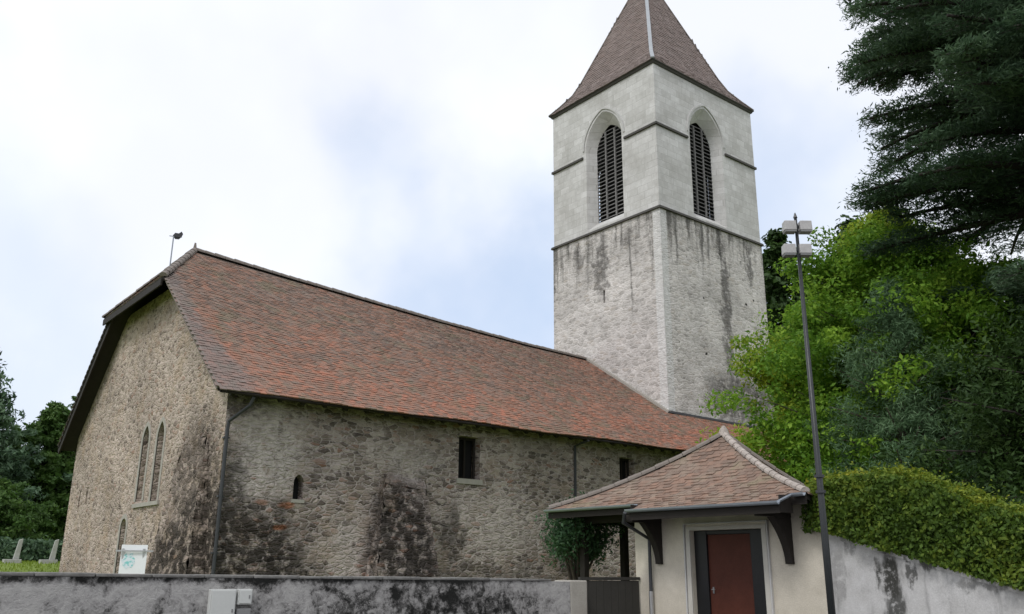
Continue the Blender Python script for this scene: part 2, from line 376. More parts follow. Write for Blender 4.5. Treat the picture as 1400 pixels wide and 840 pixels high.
M_rwall = plaster('grey_white_render', (.54, .535, .53), .5, (.20, .195, .19), streaks=.6,
    extra=[((12, 6.50, 1.5), (.5, .16, .36), 1.0), ((12, 6.45, 1.0), (.5, .17, .6), .9), ((12, 5.2, 1.45), (.5, .5, .07), .5), ((12, 7.25, 1.5), (.5, .12, .5), .35), ((12, 5.95, 1.72), (.5, .10, .16), .9), ((12, 6.20, 1.6), (.5, .06, .22), .8), ((12, 7.05, 1.95), (.5, .08, .18), .5)], ex_k=.93)
M_darkpanel = plain('dark_gate_board', (.045, .043, .038), .7, .25, 3)
M_pier = plaster('pale_wall_end', (.42, .40, .36), .25, (.15, .145, .13), streaks=.3)
M_bark = plain('bark', (.075, .06, .048), .95, .5, 8, bump=.9)
M_darkbark = plain('dark_bark', (.04, .034, .03), .95, .5, 8, bump=.9)
M_white = plain('white_enamel', (.72, .73, .74), .4, .06, 3)
M_lamp = plain('weathered_lamp_housing', (.42, .41, .40), .5, .3, 10)
M_box = plain('pale_grey_cabinet', (.55, .56, .54), .5, .08, 3)
M_boxd = plain('mid_grey_cabinet', (.22, .22, .22), .5, .1, 3)
M_pole = plain('dark_pole_paint', (.018, .021, .022), .4, .2, spec=.5)
M_grave = plain('pale_gravestone', (.38, .38, .36), .9, .3, 5)

# ------------------------------------------------------------------ ground
def ground_mat(name, col, col2, sc, bump=.5):
    m, g, b = bsdf(name)
    pos = g.new('ShaderNodeNewGeometry').outputs['Position']
    n = g.noise(pos, sc, 6, .65); n2 = g.noise(pos, .35, 4, .6)
    c = g.mix(g.m('ADD', g.m('MULTIPLY', n, .6), g.m('MULTIPLY', n2, .4)), col, col2)
    setc(g, b, c, .95, n, bump, .03, .15); return m
M_asph = ground_mat('asphalt', (.035, .035, .037), (.075, .073, .07), 60)
M_pave = ground_mat('pavement_concrete', (.16, .155, .145), (.26, .25, .235), 30)
M_lawn = ground_mat('lawn_turf', (.10, .15, .025), (.19, .25, .05), 9)
M_grav = ground_mat('gravel', (.17, .155, .13), (.30, .28, .24), 40)

o = MB().add([(-900, -900, 0), (900, -900, 0), (900, 900, 0), (-900, 900, 0)], [(0, 1, 2, 3)]).build('ground', M_asph); tag(o, kind='structure')
o = MB().box(-40, 10.1, 9.2, 10.9, -.2, .12).box(10.1, 12.0, -30, 10.9, -.2, .12).build('pavement', M_pave, bevel=.015); tag(o, kind='structure')
m_ = MB()
for k in range(14): m_.box(-30+k*3, -28.4+k*3, 5.0, 5.12, -.01, .004)
o = m_.build('road_marking', M_box); tag(o, kind='structure')

def terr_z(x, y):
    dist = math.hypot(x, y)
    z = np.interp(dist, [0, 14, 30, 38, 46, 60, 120, 400, 900], [1.15, 1.15, 1.20, 1.42, 1.72, 1.86, 2.6, 5, 9])
    return float(z)
def terrain(name, x0, x1, y0, y1, nx, ny, mat, dz=0):
    xs = x0 + (x1-x0)*np.linspace(0, 1, nx)**2.2; ys = y0 + (y1-y0)*np.linspace(0, 1, ny)**2.2
    vs = [(x, y, terr_z(x, y)+dz) for y in ys for x in xs]
    fs = [(j*nx+i, j*nx+i+1, (j+1)*nx+i+1, (j+1)*nx+i) for j in range(ny-1) for i in range(nx-1)]
    o = MB().add(vs, fs).build(name, mat, smooth=True); tag(o, kind='structure'); return o
terrain('churchyard_lawn', -300, 11.9, 11.3, 700, 60, 60, M_lawn)
terrain('terrace', 11.9, 700, 11.3, 700, 50, 50, M_lawn)
# ground behind the retaining wall follows the wall top
vs = []; ys = np.linspace(11.3, -40, 30); xs = 12.25 + 700*np.linspace(0, 1, 24)**2.5
for y in ys:
    for x in xs:
        zt = min(1.55, 1.30 + .02*(x-12.25)) if y > 7 else max(.5, min(1.55, 1.9-.29*(7.4-y)) )
        vs.append((x, y, zt + max(0, x-16)*.006))
nx = len(xs); fs = [(j*nx+i, (j+1)*nx+i, (j+1)*nx+i+1, j*nx+i+1) for j in range(len(ys)-1) for i in range(nx-1)]
# leave the building's footprint out
fs = [q for q in fs if not (sum(vs[i][0] for i in q)/4 < 15.2 and sum(vs[i][1] for i in q)/4 > 7.4)]
o = MB().add(vs, fs).build('garden_ground', M_lawn, smooth=True); tag(o, kind='structure')

# ------------------------------------------------------------------ wall builders
def panel(outer, holes, mapf, thick, mb=None):
    """outer/holes: 2D loops; mapf(a,b,d) -> world, d = depth into the wall"""
    mb = mb or MB()
    loops = [outer] + holes
    tris = tessellate_polygon([[Vector((p[0], p[1], 0)) for p in lp] for lp in loops])
    flat = [p for lp in loops for p in lp]; n = len(flat)
    vs = [mapf(p[0], p[1], 0) for p in flat] + [mapf(p[0], p[1], thick) for p in flat]
    fs = [tuple(t) for t in tris] + [tuple(i+n for i in t[::-1]) for t in tris]
    k = 0
    for lp in loops:
        L = len(lp)
        for i in range(L):
            a, b_ = k+i, k+(i+1) % L; fs.append((a, b_, b_+n, a+n))
        k += L
    # orient the caps outward
    v0, v1, v2 = (Vector(vs[i]) for i in fs[0]); nn = (v1-v0).cross(v2-v0)
    out = Vector(mapf(0, 0, 0)) - Vector(mapf(0, 0, 1))
    mb.add(vs, fs); return mb
def arch(c, w, z0, zs, za, n=9):
    rise = za-zs; Rr = (w*w+rise*rise)/(2*w)
    pts = [(c-w, z0), (c-w, zs)]
    a1 = math.asin(min(1, rise/Rr))
    for i in range(1, n): t = a1*i/n; pts.append((c-w+Rr-Rr*math.cos(t), zs+Rr*math.sin(t)))
    pts.append((c, za))
    for i in range(n-1, 0, -1): t = a1*i/n; pts.append((c+w-Rr+Rr*math.cos(t), zs+Rr*math.sin(t)))
    return pts + [(c+w, zs), (c+w, z0)]
def rect(a0, a1, b0, b1): return [(a0, b0), (a0, b1), (a1, b1), (a1, b0)]
def offset(pts, d):
    """offset an open or closed outline outwards (clockwise loops bottom-left, up, over, down)"""
    out = []
    for i, p in enumerate(pts):
        a = pts[max(i-1, 0)]; b = pts[min(i+1, len(pts)-1)]
        tx, ty = b[0]-a[0], b[1]-a[1]; L = math.hypot(tx, ty) or 1
        out.append((p[0]-ty/L*d, p[1]+tx/L*d))
    return out
def moulding(pts, d0, d1, mapf, proj, mb=None, back=.02):
    mb = mb or MB(); A = offset(pts, d0); B = offset(pts, d1); n = len(pts); vs = []
    for a, b in zip(A, B): vs += [mapf(*a, -proj), mapf(*b, -proj), mapf(*b, back), mapf(*a, back)]
    fs = []
    for i in range(n-1):
        for k in range(4): fs.append((i*4+k, i*4+(k+1) % 4, (i+1)*4+(k+1) % 4, (i+1)*4+k))
    fs += [(0, 1, 2, 3), tuple((n-1)*4+k for k in (3, 2, 1, 0))]
    return mb.add(vs, fs)
def loft(A, dA, B, dB, mapf, mb=None, close=True):
    mb = mb or MB(); n = len(A)
    vs = [mapf(*p, dA) for p in A] + [mapf(*p, dB) for p in B]
    return mb.add(vs, [(i, (i+1) % n, n+(i+1) % n, n+i) for i in range(n if close else n-1)])
def sheet(pts, d, mapf, mb=None):
    return (mb or MB()).add([mapf(*p, d) for p in pts], [tuple(range(len(pts)))])

XG, YS, YN, XE = 8.09, 21.0, 35.1, 33.0
Wmap = lambda x0: (lambda a, b, d: (x0+d, a, b))     # west faces: a = y
Smap = lambda y0: (lambda a, b, d: (a, y0+d, b))     # south faces: a = x

church = empty('church', (20, 28, 1.3), 'rubble stone church with long brown tiled roof and tall square bell tower with spire', 'church')

# roof profile of the nave (height over y), the ridge sags a little towards the tower
YR = 28.1
def zr(x): return float(np.interp(x, [7.6, 9.2, 12.8, 15.8, 19.1, 23.7, 27.3, 33.6], [11.85, 11.72, 11.46, 11.26, 11.05, 10.84, 10.75, 10.75]))
def sag(x, t): return -.05*math.sin(x*.55+1)*math.sin(math.pi*t) - .03*math.sin(x*1.3)*t*(1-t)*4*.5
def south(x, t):     # t 0 at the eave, 1 at the ridge
    return Vector((x, 20.4+(YR-20.4)*t, 5.76+(zr(x)-5.76)*(t*.985+.015*t*t)+sag(x, t)))
def north(x, t):
    return Vector((x, 35.55+(YR-35.55)*t, 5.80+(zr(x)-5.80)*(t*1.10-.10*t*t)))
HZ = 9.87
def t_at(z, x, fn):
    lo, hi = 0, 1
    for _ in range(30):
        m = (lo+hi)/2
        if fn(x, m).z < z: lo = m
        else: hi = m
    return lo
def hip_x(z): return 7.6 + (z-HZ)*(9.2-7.6)/(11.72-HZ)      # where the half hip cuts the slopes

def tiles(P, Lu, Lv, inside, tw=.17, th=.125, lift=.02, wave=.05, mb=None, u0=0.0, jit=.012):
    """courses of small plain tiles on a surface P(u,v)"""
    mb = mb or MB(); e = .02
    nj = int(Lv/th); ni = int(Lu/tw)+2
    for j in range(nj+1):
        for i in range(ni):
            uu = u0+(i-.5*(j % 2))*tw; vv = j*th + wave*math.sin(uu*1.1+j*.35) + random.uniform(-jit, jit)
            uc = uu+tw/2
            if not inside(uc, j*th+th*.5): continue
            a, b = P(uu+.004, vv), P(uu+tw-.004, vv)
            c, d_ = P(uu+tw-.004, min(vv+th*1.25, Lv)), P(uu+.004, min(vv+th*1.25, Lv))
            nrm = (b-a).cross(d_-a)
            if nrm.length < 1e-9: continue
            nrm.normalize()
            if nrm.z < 0: nrm = -nrm
            h = lift+random.uniform(-.008, .012)
            mb.add([a+nrm*h, b+nrm*(h+random.uniform(-.006, .006)), c+nrm*.008, d_+nrm*.008, a-nrm*.01, b-nrm*.01], [(0, 1, 2, 3), (4, 5, 1, 0), (1, 5, 2), (0, 3, 4)], random.random())
    return mb
def slab(P, us, vs_, th=.14, mb=None):
    mb = mb or MB(); nu, nv = len(us), len(vs_); V = []
    for v in vs_:
        for u_ in us: V.append(P(u_, v))
    N = len(V); V2 = [p-Vector((0, 0, th)) for p in V]; F = []
    for j in range(nv-1):
        for i in range(nu-1):
            a = j*nu+i; F.append((a, a+1, a+1+nu, a+nu)); F.append((N+a, N+a+nu, N+a+1+nu, N+a+1))
    for i in range(nu-1):
        F.append((i, N+i, N+i+1, i+1)); a = (nv-1)*nu+i; F.append((a, a+1, N+a+1, N+a))
    for j in range(nv-1):
        a = j*nu; F.append((a, a+nu, N+a+nu, N+a)); a = j*nu+nu-1; F.append((a, N+a, N+a+nu, a+nu))
    return mb.add(V+V2, F)

# nave roof: decking slab + tiles, with the half hip at the west end
X0, X1 = 7.6, 33.5
def deck(fn):
    us = np.linspace(0, 1, 40); vs_ = np.linspace(0, 1, 14)
    def P(u_, t):
        z = fn(9, t).z; xl = X0 if z < HZ else hip_x(z)
        return fn(xl+(X1-xl)*u_, t)
    return P, us, vs_
rf = MB(); slab(*deck(south), .13, rf); slab(*deck(north), .13, rf)
hipA = [Vector((X0-.12, 25.35, HZ-.12)), Vector((X0-.12, 31.35, HZ-.12)), Vector((9.2, YR, 11.74))]
rf.add(hipA + [p-Vector((-.05, 0, .13)) for p in hipA], [(0, 1, 2), (5, 4, 3), (0, 3, 4, 1), (1, 4, 5, 2), (2, 5, 3, 0)])
roof = rf.build('roof', M_soff, church)
LS = math.hypot(YR-20.4, 11.2-5.76)
tl = MB()
def insS(uu, v):
    x = X0+uu; z = south(x, v/LS).z
    if x > X1 or x < (X0-.02 if z < HZ else hip_x(z)): return False
    return not (x > 27.3 and 20.4+(YR-20.4)*v/LS > 23.45)
tiles(lambda a, v: south(X0+a, v/LS-.018), X1-X0, LS, insS, mb=tl)
LN = math.hypot(YR-35.55, 11.2-5.8)
tiles(lambda a, v: north(X0+a, v/LN-.01), 19.9, LN, lambda uu, v: X0+uu < 27.2 and X0+uu > (X0-.02 if north(9, v/LN).z < HZ else hip_x(north(9, v/LN).z)), mb=tl)
LH = (hipA[2]-(hipA[0]+hipA[1])/2).length
tiles(lambda a, v: Vector((X0-.12+(9.2-X0+.12)*v/LH, 25.35+a, HZ-.12+(11.74-HZ+.12)*v/LH)), 6.0, LH,
      lambda a, v: abs(a-2.87) < 2.95*(1-v/LH), tw=.2, th=.16, mb=tl)
tl.build('tiles', M_roof, roof)
# ridge and hip caps
def caps(A, B, rad, step_, mat, name, parent, sagf=None, gap=.02):
    mb = MB(); A, B = Vector(A), Vector(B); L = (B-A).length; n = int(L/step_)
    for i in range(n):
        a = A.lerp(B, i/n); b = A.lerp(B, (i+1)/n-gap/L)
        if sagf: a = sagf(i/n); b = sagf((i+.97)/n)
        t = (b-a).normalized(); sdv = t.cross(Vector((0, 0, 1))).normalized(); up = sdv.cross(t)
        r0 = rad*random.uniform(.93, 1.08); vs = []
        for q, rr in ((a, r0*1.06), (b, r0*.94)):
            for k in range(7):
                th = math.pi*(k/6)*1.1-.15; vs.append(q+sdv*math.cos(th)*rr+up*(math.sin(th)*rr*.9-.02))
        fs = [(k, k+1, k+8, k+7) for k in range(6)] + [tuple(range(7)), tuple(range(13, 6, -1))]
        mb.add(vs, fs, random.random())
    return mb.build(name, mat, parent, smooth=False)
caps((9.2, YR, 11.7), (27.3, YR, 10.8), .13, .34, M_ridge, 'ridge_tiles', roof, sagf=lambda t: Vector((9.2+18.1*t, YR, zr(9.2+18.1*t)+.03)))
caps(hipA[0]+Vector((0, 0, .04)), hipA[2]+Vector((0, 0, .02)), .11, .3, M_ridge, 'hip_tiles', roof)
caps(hipA[1]+Vector((0, 0, .04)), hipA[2]+Vector((0, 0, .02)), .11, .3, M_ridge, 'hip_tiles', roof)
MB().tube([(9.2, YR, 11.75), (9.2, YR, 12.0)], [.07, .03], 8).build('ridge_knob', M_ridge, roof)
# bargeboards (dark timber under the verges and the hip eave)
bb = MB()
for fn, te in ((north, t_at(HZ, 7.6, north)),):
    pts = [fn(7.6, te*i/6) for i in range(7)]
    for a, b in zip(pts[:-1], pts[1:]): bb.bar(a-Vector((.0, 0, .2)), b-Vector((.0, 0, .2)), .05, .22)
bb.bar((7.47, 25.4, HZ-.28), (7.47, 31.3, HZ-.28), .05, .2)
bb.build('bargeboard', M_wood, roof)
vg = MB(); te = t_at(HZ, 7.6, south); pts = [south(7.6, te*i/8) for i in range(9)]
for a, b in zip(pts[:-1], pts[1:]): vg.bar(a-Vector((.0, 0, .055)), b-Vector((.0, 0, .055)), .05, .11)
vg.build('verge', M_ridge, roof)
vg = MB(); te = t_at(HZ, 7.6, north); pts = [north(7.6, te*i/8) for i in range(9)]
for a, b in zip(pts[:-1], pts[1:]): vg.bar(a+Vector((-.02, .03, .0)), b+Vector((-.02, .03, .0)), .06, .14)
vg.build('verge', M_wood, roof)
for x in np.arange(8.0, 33.3, .62): MB().bar((x, 20.46, 5.60), (x, 21.02, 6.03), .09, .12).build('rafter_foot', M_soff, roof)
MB().bar((7.65, 20.40, 5.66), (33.4, 20.40, 5.68), .03, .12).build('fascia', M_wood, roof)
gt = MB(); gt.tube([(7.7+i*2.57, 20.345, 5.63+.01*math.sin(i*2)) for i in range(11)], .04, 8)
gt.build('gutter', M_wood, church)

# west gable wall
gz = lambda y: (min(south(8.09, max(0, (y-20.4)/(YR-20.4))).z, 20) if y < YR else north(8.09, (35.55-y)/(35.55-YR)).z)-.14
pts = [(YS, .9)] + [(YS, gz(YS))] + [(y, min(gz(y), 9.80)) for y in np.linspace(21.4, 34.8, 50)] + [(YN, gz(YN)), (YN, .9)]
L1, L2 = arch(27.05, .29, 3.42, 5.15, 5.62), arch(25.72, .29, 3.36, 5.1, 5.60)
Dr = arch(28.18, .27, 1.2, 2.7, 2.98)
Sl = [rect(33.62, 33.80, 3.55, 4.12), rect(32.72, 32.90, 3.65, 4.2), rect(24.1, 24.22, 8.05, 8.22)]
wm = Wmap(XG)
panel(pts, [L1, L2, Dr] + Sl, wm, .62).build('gable_wall', M_gable, church)
for Lc, nm, c in ((L1, 'lancet_window', 27.05), (L2, 'lancet_window', 25.72), (Dr, 'lancet_window', 28.18)):
    wo = sheet(Lc, .20, wm).build(nm, M_glass, church)
    moulding(Lc, .0, .13, wm, .018).build('surround', M_quoin, wo)
    mbl = MB()
    z0 = Lc[0][1]; z1 = Lc[len(Lc)//2][1]
    for k in range(1, 5): mbl.box(XG+.17, XG+.195, c-.28, c+.28, z0+(z1-z0)*k/5.5-.012, z0+(z1-z0)*k/5.5+.012)
    mbl.box(XG+.172, XG+.193, c-.012, c+.012, z0, z1-.05)
    mbl.build('glazing_bars', M_gut, wo)
for q in Sl: sheet(q, .3, wm).build('slit_opening', M_dark, church)
MB().box(XG-.06, XG+.1, 25.2, 27.45, 3.24, 3.35).build('sill', M_quoin, church)

# south wall
sm = Smap(YS)
W1 = rect(15.13, 15.92, 4.12, 5.36); W3 = rect(21.85, 22.58, 4.5, 5.28)
SL = arch(10.15, .14, 3.26, 3.68, 3.88, 5)
SW = [(XG+.62, .9), (XG+.62, 6.05), (33.0, 6.05), (33.0, .9)]
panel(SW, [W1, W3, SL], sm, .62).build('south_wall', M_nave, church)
# corner piece closing the joint between the two walls, same stone as the south side
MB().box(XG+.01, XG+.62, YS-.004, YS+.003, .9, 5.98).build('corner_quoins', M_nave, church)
panel([(YS+.62, .9), (YS+.62, 5.9), (YN-.01, 5.9), (YN-.01, .9)], [], lambda a, b, d: (XE-d, a, b), .6).build('east_wall', M_gable, church)
panel([(XG+.62, .9), (XG+.62, 5.6), (XE-.62, 5.6), (XE-.62, .9)], [], lambda a, b, d: (a, YN-d, b), .6).build('north_wall', M_gable, church)
for q, bars in ((W1, 1), (W3, 1)):
    wo = sheet(q, .42, sm).build('window', M_dark, church)
    a0, a1, b0, b1 = q[0][0], q[2][0], q[0][1], q[1][1]
    fm = MB()
    for (p0, p1, r0, r1) in ((a0+.002, a0+.07, b0+.002, b1-.002), (a1-.07, a1-.002, b0+.002, b1-.002), (a0+.07, a1-.07, b1-.07, b1-.002), (a0+.07, a1-.07, b0+.002, b0+.06), ((a0+a1)/2-.03, (a0+a1)/2+.03, b0+.06, b1-.07)):
        fm.box(p0, p1, YS+.25, YS+.31, r0, r1)
    fm.build('frame', M_wood, wo)
    MB().box(a0-.07, a1+.07, YS-.05, YS+.2, b0-.15, b0-.003).build('sill', M_quoin, wo)
wo = sheet(SL, .3, sm).build('slit_window', M_dark, church)
MB().box(9.97, 10.33, YS-.03, YS+.1, 3.17, 3.255).build('sill', M_quoin, wo)

# buttresses, rough battered masonry
def rough_batter(A, nu, nv, fn, amp):
    """grid patch fn(u,v) with small random in/out of each node"""
    vs = []
    for j in range(nv+1):
        for i in range(nu+1):
            p = fn(i/nu, j/nv); vs.append(Vector(p)+Vector((rng.normal()*amp, rng.normal()*amp, rng.normal()*amp)))
    return vs, [(j*(nu+1)+i, j*(nu+1)+i+1, (j+1)*(nu+1)+i+1, (j+1)*(nu+1)+i) for j in range(nv) for i in range(nu)]
def buttress(base, top, mat, label):
    """base/top: 4 corners each, ordered wall-a, out-a, out-b, wall-b"""
    b, t = [Vector(p) for p in base], [Vector(p) for p in top]; mb = MB()
    for i in range(3):
        vs, fs = rough_batter(None, 10, 22, lambda u_, v, i=i: (b[i].lerp(b[i+1], u_)).lerp(t[i].lerp(t[i+1], u_), v), .022)
        mb.add(vs, fs)
    vs, fs = rough_batter(None, 6, 6, lambda u_, v: (t[0].lerp(t[3], u_)).lerp(t[1].lerp(t[2], u_), v), .01); mb.add(vs, fs)
    return mb.build('buttress', mat, church, smooth=True, label=label)
buttress([(8.2, 21.25, 1), (7.60, 21.3, 1), (7.60, 24.45, 1), (8.2, 24.6, 1)], [(8.2, 22.0, 5.3), (8.06, 22.05, 4.8), (8.06, 23.7, 4.7), (8.2, 23.6, 5.1)], M_gable, 'sloping rubble buttress against the gable near its corner, blackened at the foot')
buttress([(12.15, 21.1, 1), (12.05, 20.15, 1), (14.08, 20.15, 1), (14.30, 21.1, 1)], [(12.75, 21.1, 4.3), (12.60, 20.84, 3.8), (13.95, 20.84, 3.7), (14.0, 21.1, 4.15)], M_nave, 'blackened rubble buttress on the long south wall')

# downpipes
dp = MB(); dp.tube([(8.5, 20.36, 5.58), (8.45, 20.45, 5.38), (8.14, 20.90, 5.02), (8.13, 20.92, 4.8), (8.13, 20.92, 1.2)], .045, 8)
for z in (4.6, 3.2, 1.9): dp.box(8.06, 8.20, 20.9, 21.02, z, z+.04)
dp.build('downpipe', M_gut, church)
dp = MB(); dp.tube([(19.75, 20.32, 5.58), (19.72, 20.92, 5.45), (19.72, 20.93, 3.9), (19.72, 20.93, 1.2)], .045, 8)
dp.build('downpipe', M_gut, church)

# ------------------------------------------------------------------ tower
TX0, TX1, TY0, TY1 = 27.33, 34.70, 23.42, 30.35
ZS, ZM, ZC = 16.78, 20.86, 24.03
tower = MB()
panel([(TY0, 1), (TY0, ZS), (TY1, ZS), (TY1, 1)], [rect(26.86, 26.98, 13.2, 13.8)], Wmap(TX0), .7, tower)
panel([(TX0+.7, 1), (TX0+.7, ZS), (TX1, ZS), (TX1, 1)], [], Smap(TY0), .7, tower)
panel([(TY0+.7, 1), (TY0+.7, ZS), (TY1, ZS), (TY1, 1)], [], lambda a, b, d: (TX1-d, a, b), .7, tower)
panel([(TX0+.7, 1), (TX0+.7, ZS), (TX1-.7, ZS), (TX1-.7, 1)], [], lambda a, b, d: (a, TY1-d, b), .7, tower)
MB().box(TX0+.3, TX0+.4, 26.7, 27.2, 13, 14).build('slit_opening', M_dark, church)
tw_ = tower.build('tower_shaft', M_tlow, church)
e = .03
bel = MB()
AW = arch(26.75, 1.19, 17.0, 21.2, 22.85, 12); AS = arch(30.9, 1.19, 17.0, 21.2, 22.85, 12)
AN = arch(31.0, 1.19, 17.0, 21.2, 22.85, 12); AE = arch(26.9, 1.19, 17.0, 21.2, 22.85, 12)
bm_w, bm_s = Wmap(TX0+e), Smap(TY0+e)
panel([(TY0+e, ZS), (TY0+e, ZC), (TY1-e, ZC), (TY1-e, ZS)], [AW], bm_w, .4, bel)
panel([(TX0+e+.4, ZS), (TX0+e+.4, ZC), (TX1-e, ZC), (TX1-e, ZS)], [AS], bm_s, .4, bel)
panel([(TY0+e+.4, ZS), (TY0+e+.4, ZC), (TY1-e, ZC), (TY1-e, ZS)], [AE], lambda a, b, d: (TX1-e-d, a, b), .4, bel)
panel([(TX0+e+.4, ZS), (TX0+e+.4, ZC), (TX1-e-.4, ZC), (TX1-e-.4, ZS)], [AN], lambda a, b, d: (a, TY1-e-d, b), .4, bel)
belfry = bel.build('belfry_wall', M_tup, church)
for (c, mp, full) in ((26.75, bm_w, 1), (30.9, bm_s, 1), (26.9, lambda a, b, d: (TX1-e-d, a, b), 0), (31.0, lambda a, b, d: (a, TY1-e-d, b), 0)):
    A = arch(c, 1.188, 17.0, 21.2, 22.84, 12); B = arch(c, .93, 17.45, 21.0, 22.3, 12)
    win = loft(A, .002, B, .5, mp).build('belfry_window', M_tup, church)
    lo = MB()
    # louvre boards, sloping down and outwards
    nb = 24
    for k in range(nb):
        z = 17.5 + k*(22.2-17.5)/nb
        hw = .91 if z < 21.0 else .91*math.sqrt(max(.02, 1-((z-21.0)/1.32)**1.6))
        p = [(c-hw, z, .46), (c+hw, z, .46), (c+hw, z+.10, .60), (c-hw, z+.10, .60)]
        vs = [mp(*q) for q in p] + [mp(q[0], q[1]+.035, q[2]) for q in p]
        lo.hexa(vs)
    lo.build('louvre', M_louv, win)
    for dx in (-.3, .3):
        mu = MB()
        p = [(c+dx-.035, 17.46, .43), (c+dx+.035, 17.46, .43), (c+dx+.035, 17.46, .5), (c+dx-.035, 17.46, .5)]
        mu.hexa([mp(*q) for q in p] + [mp(q[0], 22.0, q[2]) for q in p])
        mu.build('mullion', M_louv, win)
    sheet(B, .75, mp).build('backing', M_dark, win)
    hood = offset(A, .12)[1:-1]
    moulding(hood, 0, .09, mp, .05).build('hood_moulding', M_trim, win)

def ring(x0, x1, y0, y1, z0, z1, p0, p1=None):
    """string course around the tower, projecting p0 at the bottom and p1 at the top"""
    p1 = p0 if p1 is None else p1; mb = MB()
    o1 = [(x0-p0, y0-p0, z0), (x1+p0, y0-p0, z0), (x1+p0, y1+p0, z0), (x0-p0, y1+p0, z0)]
    o2 = [(x0-p1, y0-p1, z1), (x1+p1, y0-p1, z1), (x1+p1, y1+p1, z1), (x0-p1, y1+p1, z1)]
    i1 = [(x0+.1, y0+.1, z0), (x1-.1, y0+.1, z0), (x1-.1, y1-.1, z0), (x0+.1, y1-.1, z0)]; i2 = [(a, b, z1) for a, b, _ in i1]
    fs = []
    for k in range(4):
        n = (k+1) % 4; fs += [(k, n, 4+n, 4+k), (8+k, 12+k, 12+n, 8+n), (k, 8+k, 8+n, n), (4+k, 4+n, 12+n, 12+k)]
    return mb.add(o1+o2+i1+i2, fs)
ring(TX0, TX1, TY0, TY1, ZS-.05, ZS+.06, .09, .07).build('string_course', M_string, church)
ring(TX0, TX1, TY0, TY1, ZC-.10, ZC-.003, .03, .08).build('cornice', M_string, church)
for (a0, a1, mp) in ((TY0-.04, 26.75-1.38, bm_w), (26.75+1.38, TY1+.04, bm_w), (TX0-.01, 30.9-1.38, bm_s), (30.9+1.38, TX1+.04, bm_s)):
    ms = MB(); ms.hexa([mp(a0, ZM-.06, -.09), mp(a1, ZM-.06, -.09), mp(a1, ZM-.06, .05), mp(a0, ZM-.06, .05), mp(a0, ZM+.05, -.085), mp(a1, ZM+.05, -.085), mp(a1, ZM+.07, .05), mp(a0, ZM+.07, .05)]); ms.build('string_course', M_string, church)
MB().box(TX0+.2, TX1-.2, TY0+.2, TY1-.2, ZC-.4, ZC-.13).build('tower_ceiling', M_wood, church)

# spire with flared foot
cx, cy, za = 31.0, 26.9, 32.6
hx, hy = (TX1-TX0)/2+.12, (TY1-TY0)/2+.12
prof = [(1.0, ZC+.02), (.89, ZC+.52), (.765, ZC+1.15), (.68, ZC+1.85)]
LV = [(k, z) for k, z in prof] + [(.68*(1-i/8), ZC+1.85+(za-ZC-1.85)*i/8) for i in range(1, 9)]
def spk(z): 
    zs_ = [z_ for _, z_ in LV]; ks = [k for k, _ in LV]; return float(np.interp(z, zs_, ks))
sp = MB(); vs = []
for k, z in LV:
    vs += [(cx-hx*k, cy-hy*k, z), (cx+hx*k, cy-hy*k, z), (cx+hx*k, cy+hy*k, z), (cx-hx*k, cy+hy*k, z)]
fs = [(i*4+j, i*4+(j+1) % 4, (i+1)*4+(j+1) % 4, (i+1)*4+j) for i in range(len(LV)-1) for j in range(4)]
sp.add(vs, fs + [(3, 2, 1, 0)])
spire = sp.build('spire', M_soff, church)
ring(TX0-.11, TX1+.11, TY0-.11, TY1+.11, ZC+.0, ZC+.045, -.0, .01).build('eaves_board', M_string, spire)
st_ = MB(); LZ = za-ZC
for face in range(4):
    hw = hy if face in (0, 2) else hx
    def P(a, v, face=face):
        z = ZC+.03+v; k = spk(z)
        if face == 0: return Vector((cx-hx*k, cy+a, z))
        if face == 2: return Vector((cx+hx*k, cy+a, z))
        if face == 1: return Vector((cx+a, cy-hy*k, z))
        return Vector((cx+a, cy+hy*k, z))
    def ins(a, v, hw=hw): return abs(a) < hw*spk(ZC+.03+v)-.04
    tiles(P, 2*hw, LZ-.3, ins, tw=.2, th=.16 if face < 2 else .3, lift=.025, wave=.01, mb=st_, u0=-hw)
st_.build('tiles', M_spire, spire)
for sx, sy in ((-1, -1), (1, -1), (1, 1), (-1, 1)):
    hp = MB()
    for (k, z), (k2, z2) in zip(LV[:-1], LV[1:]):
        a = Vector((cx+sx*hx*k, cy+sy*hy*k, z+.05)); b = Vector((cx+sx*hx*k2, cy+sy*hy*k2, z2+.05)); hp.bar(a, b, .17 if sx+sy == -2 else .1, .07 if sx+sy == -2 else .04)
    hp.build('hip_flashing', M_lead if sx+sy == -2 else M_ridge, spire)
rk = MB(); rk.box(29.40, 29.75, 25.55, 25.95, 27.45, 27.85); rk.build('roof_hatch', M_lead, spire, bevel=.03)
# mortar fillet where the nave roof meets the tower
fl = MB(); ps = [south(27.3, t)+Vector((0, 0, .05)) for t in np.linspace((TY0-.1-20.4)/7.7, 1, 9)]
for a, b in zip(ps[:-1], ps[1:]): fl.bar((27.25, a.y, a.z+.02), (27.25, b.y, b.z+.02), .16, .10)
fl.build('roof_flashing', M_quoin, church)
fl = MB(); a = south(27.3, (TY0-20.4)/7.7); b = south(33.4, (TY0-20.4)/7.7)
fl.bar((27.2, TY0-.05, a.z+.03), (33.4, TY0-.05, b.z+.03), .14, .09); fl.build('roof_flashing', M_gut, church)

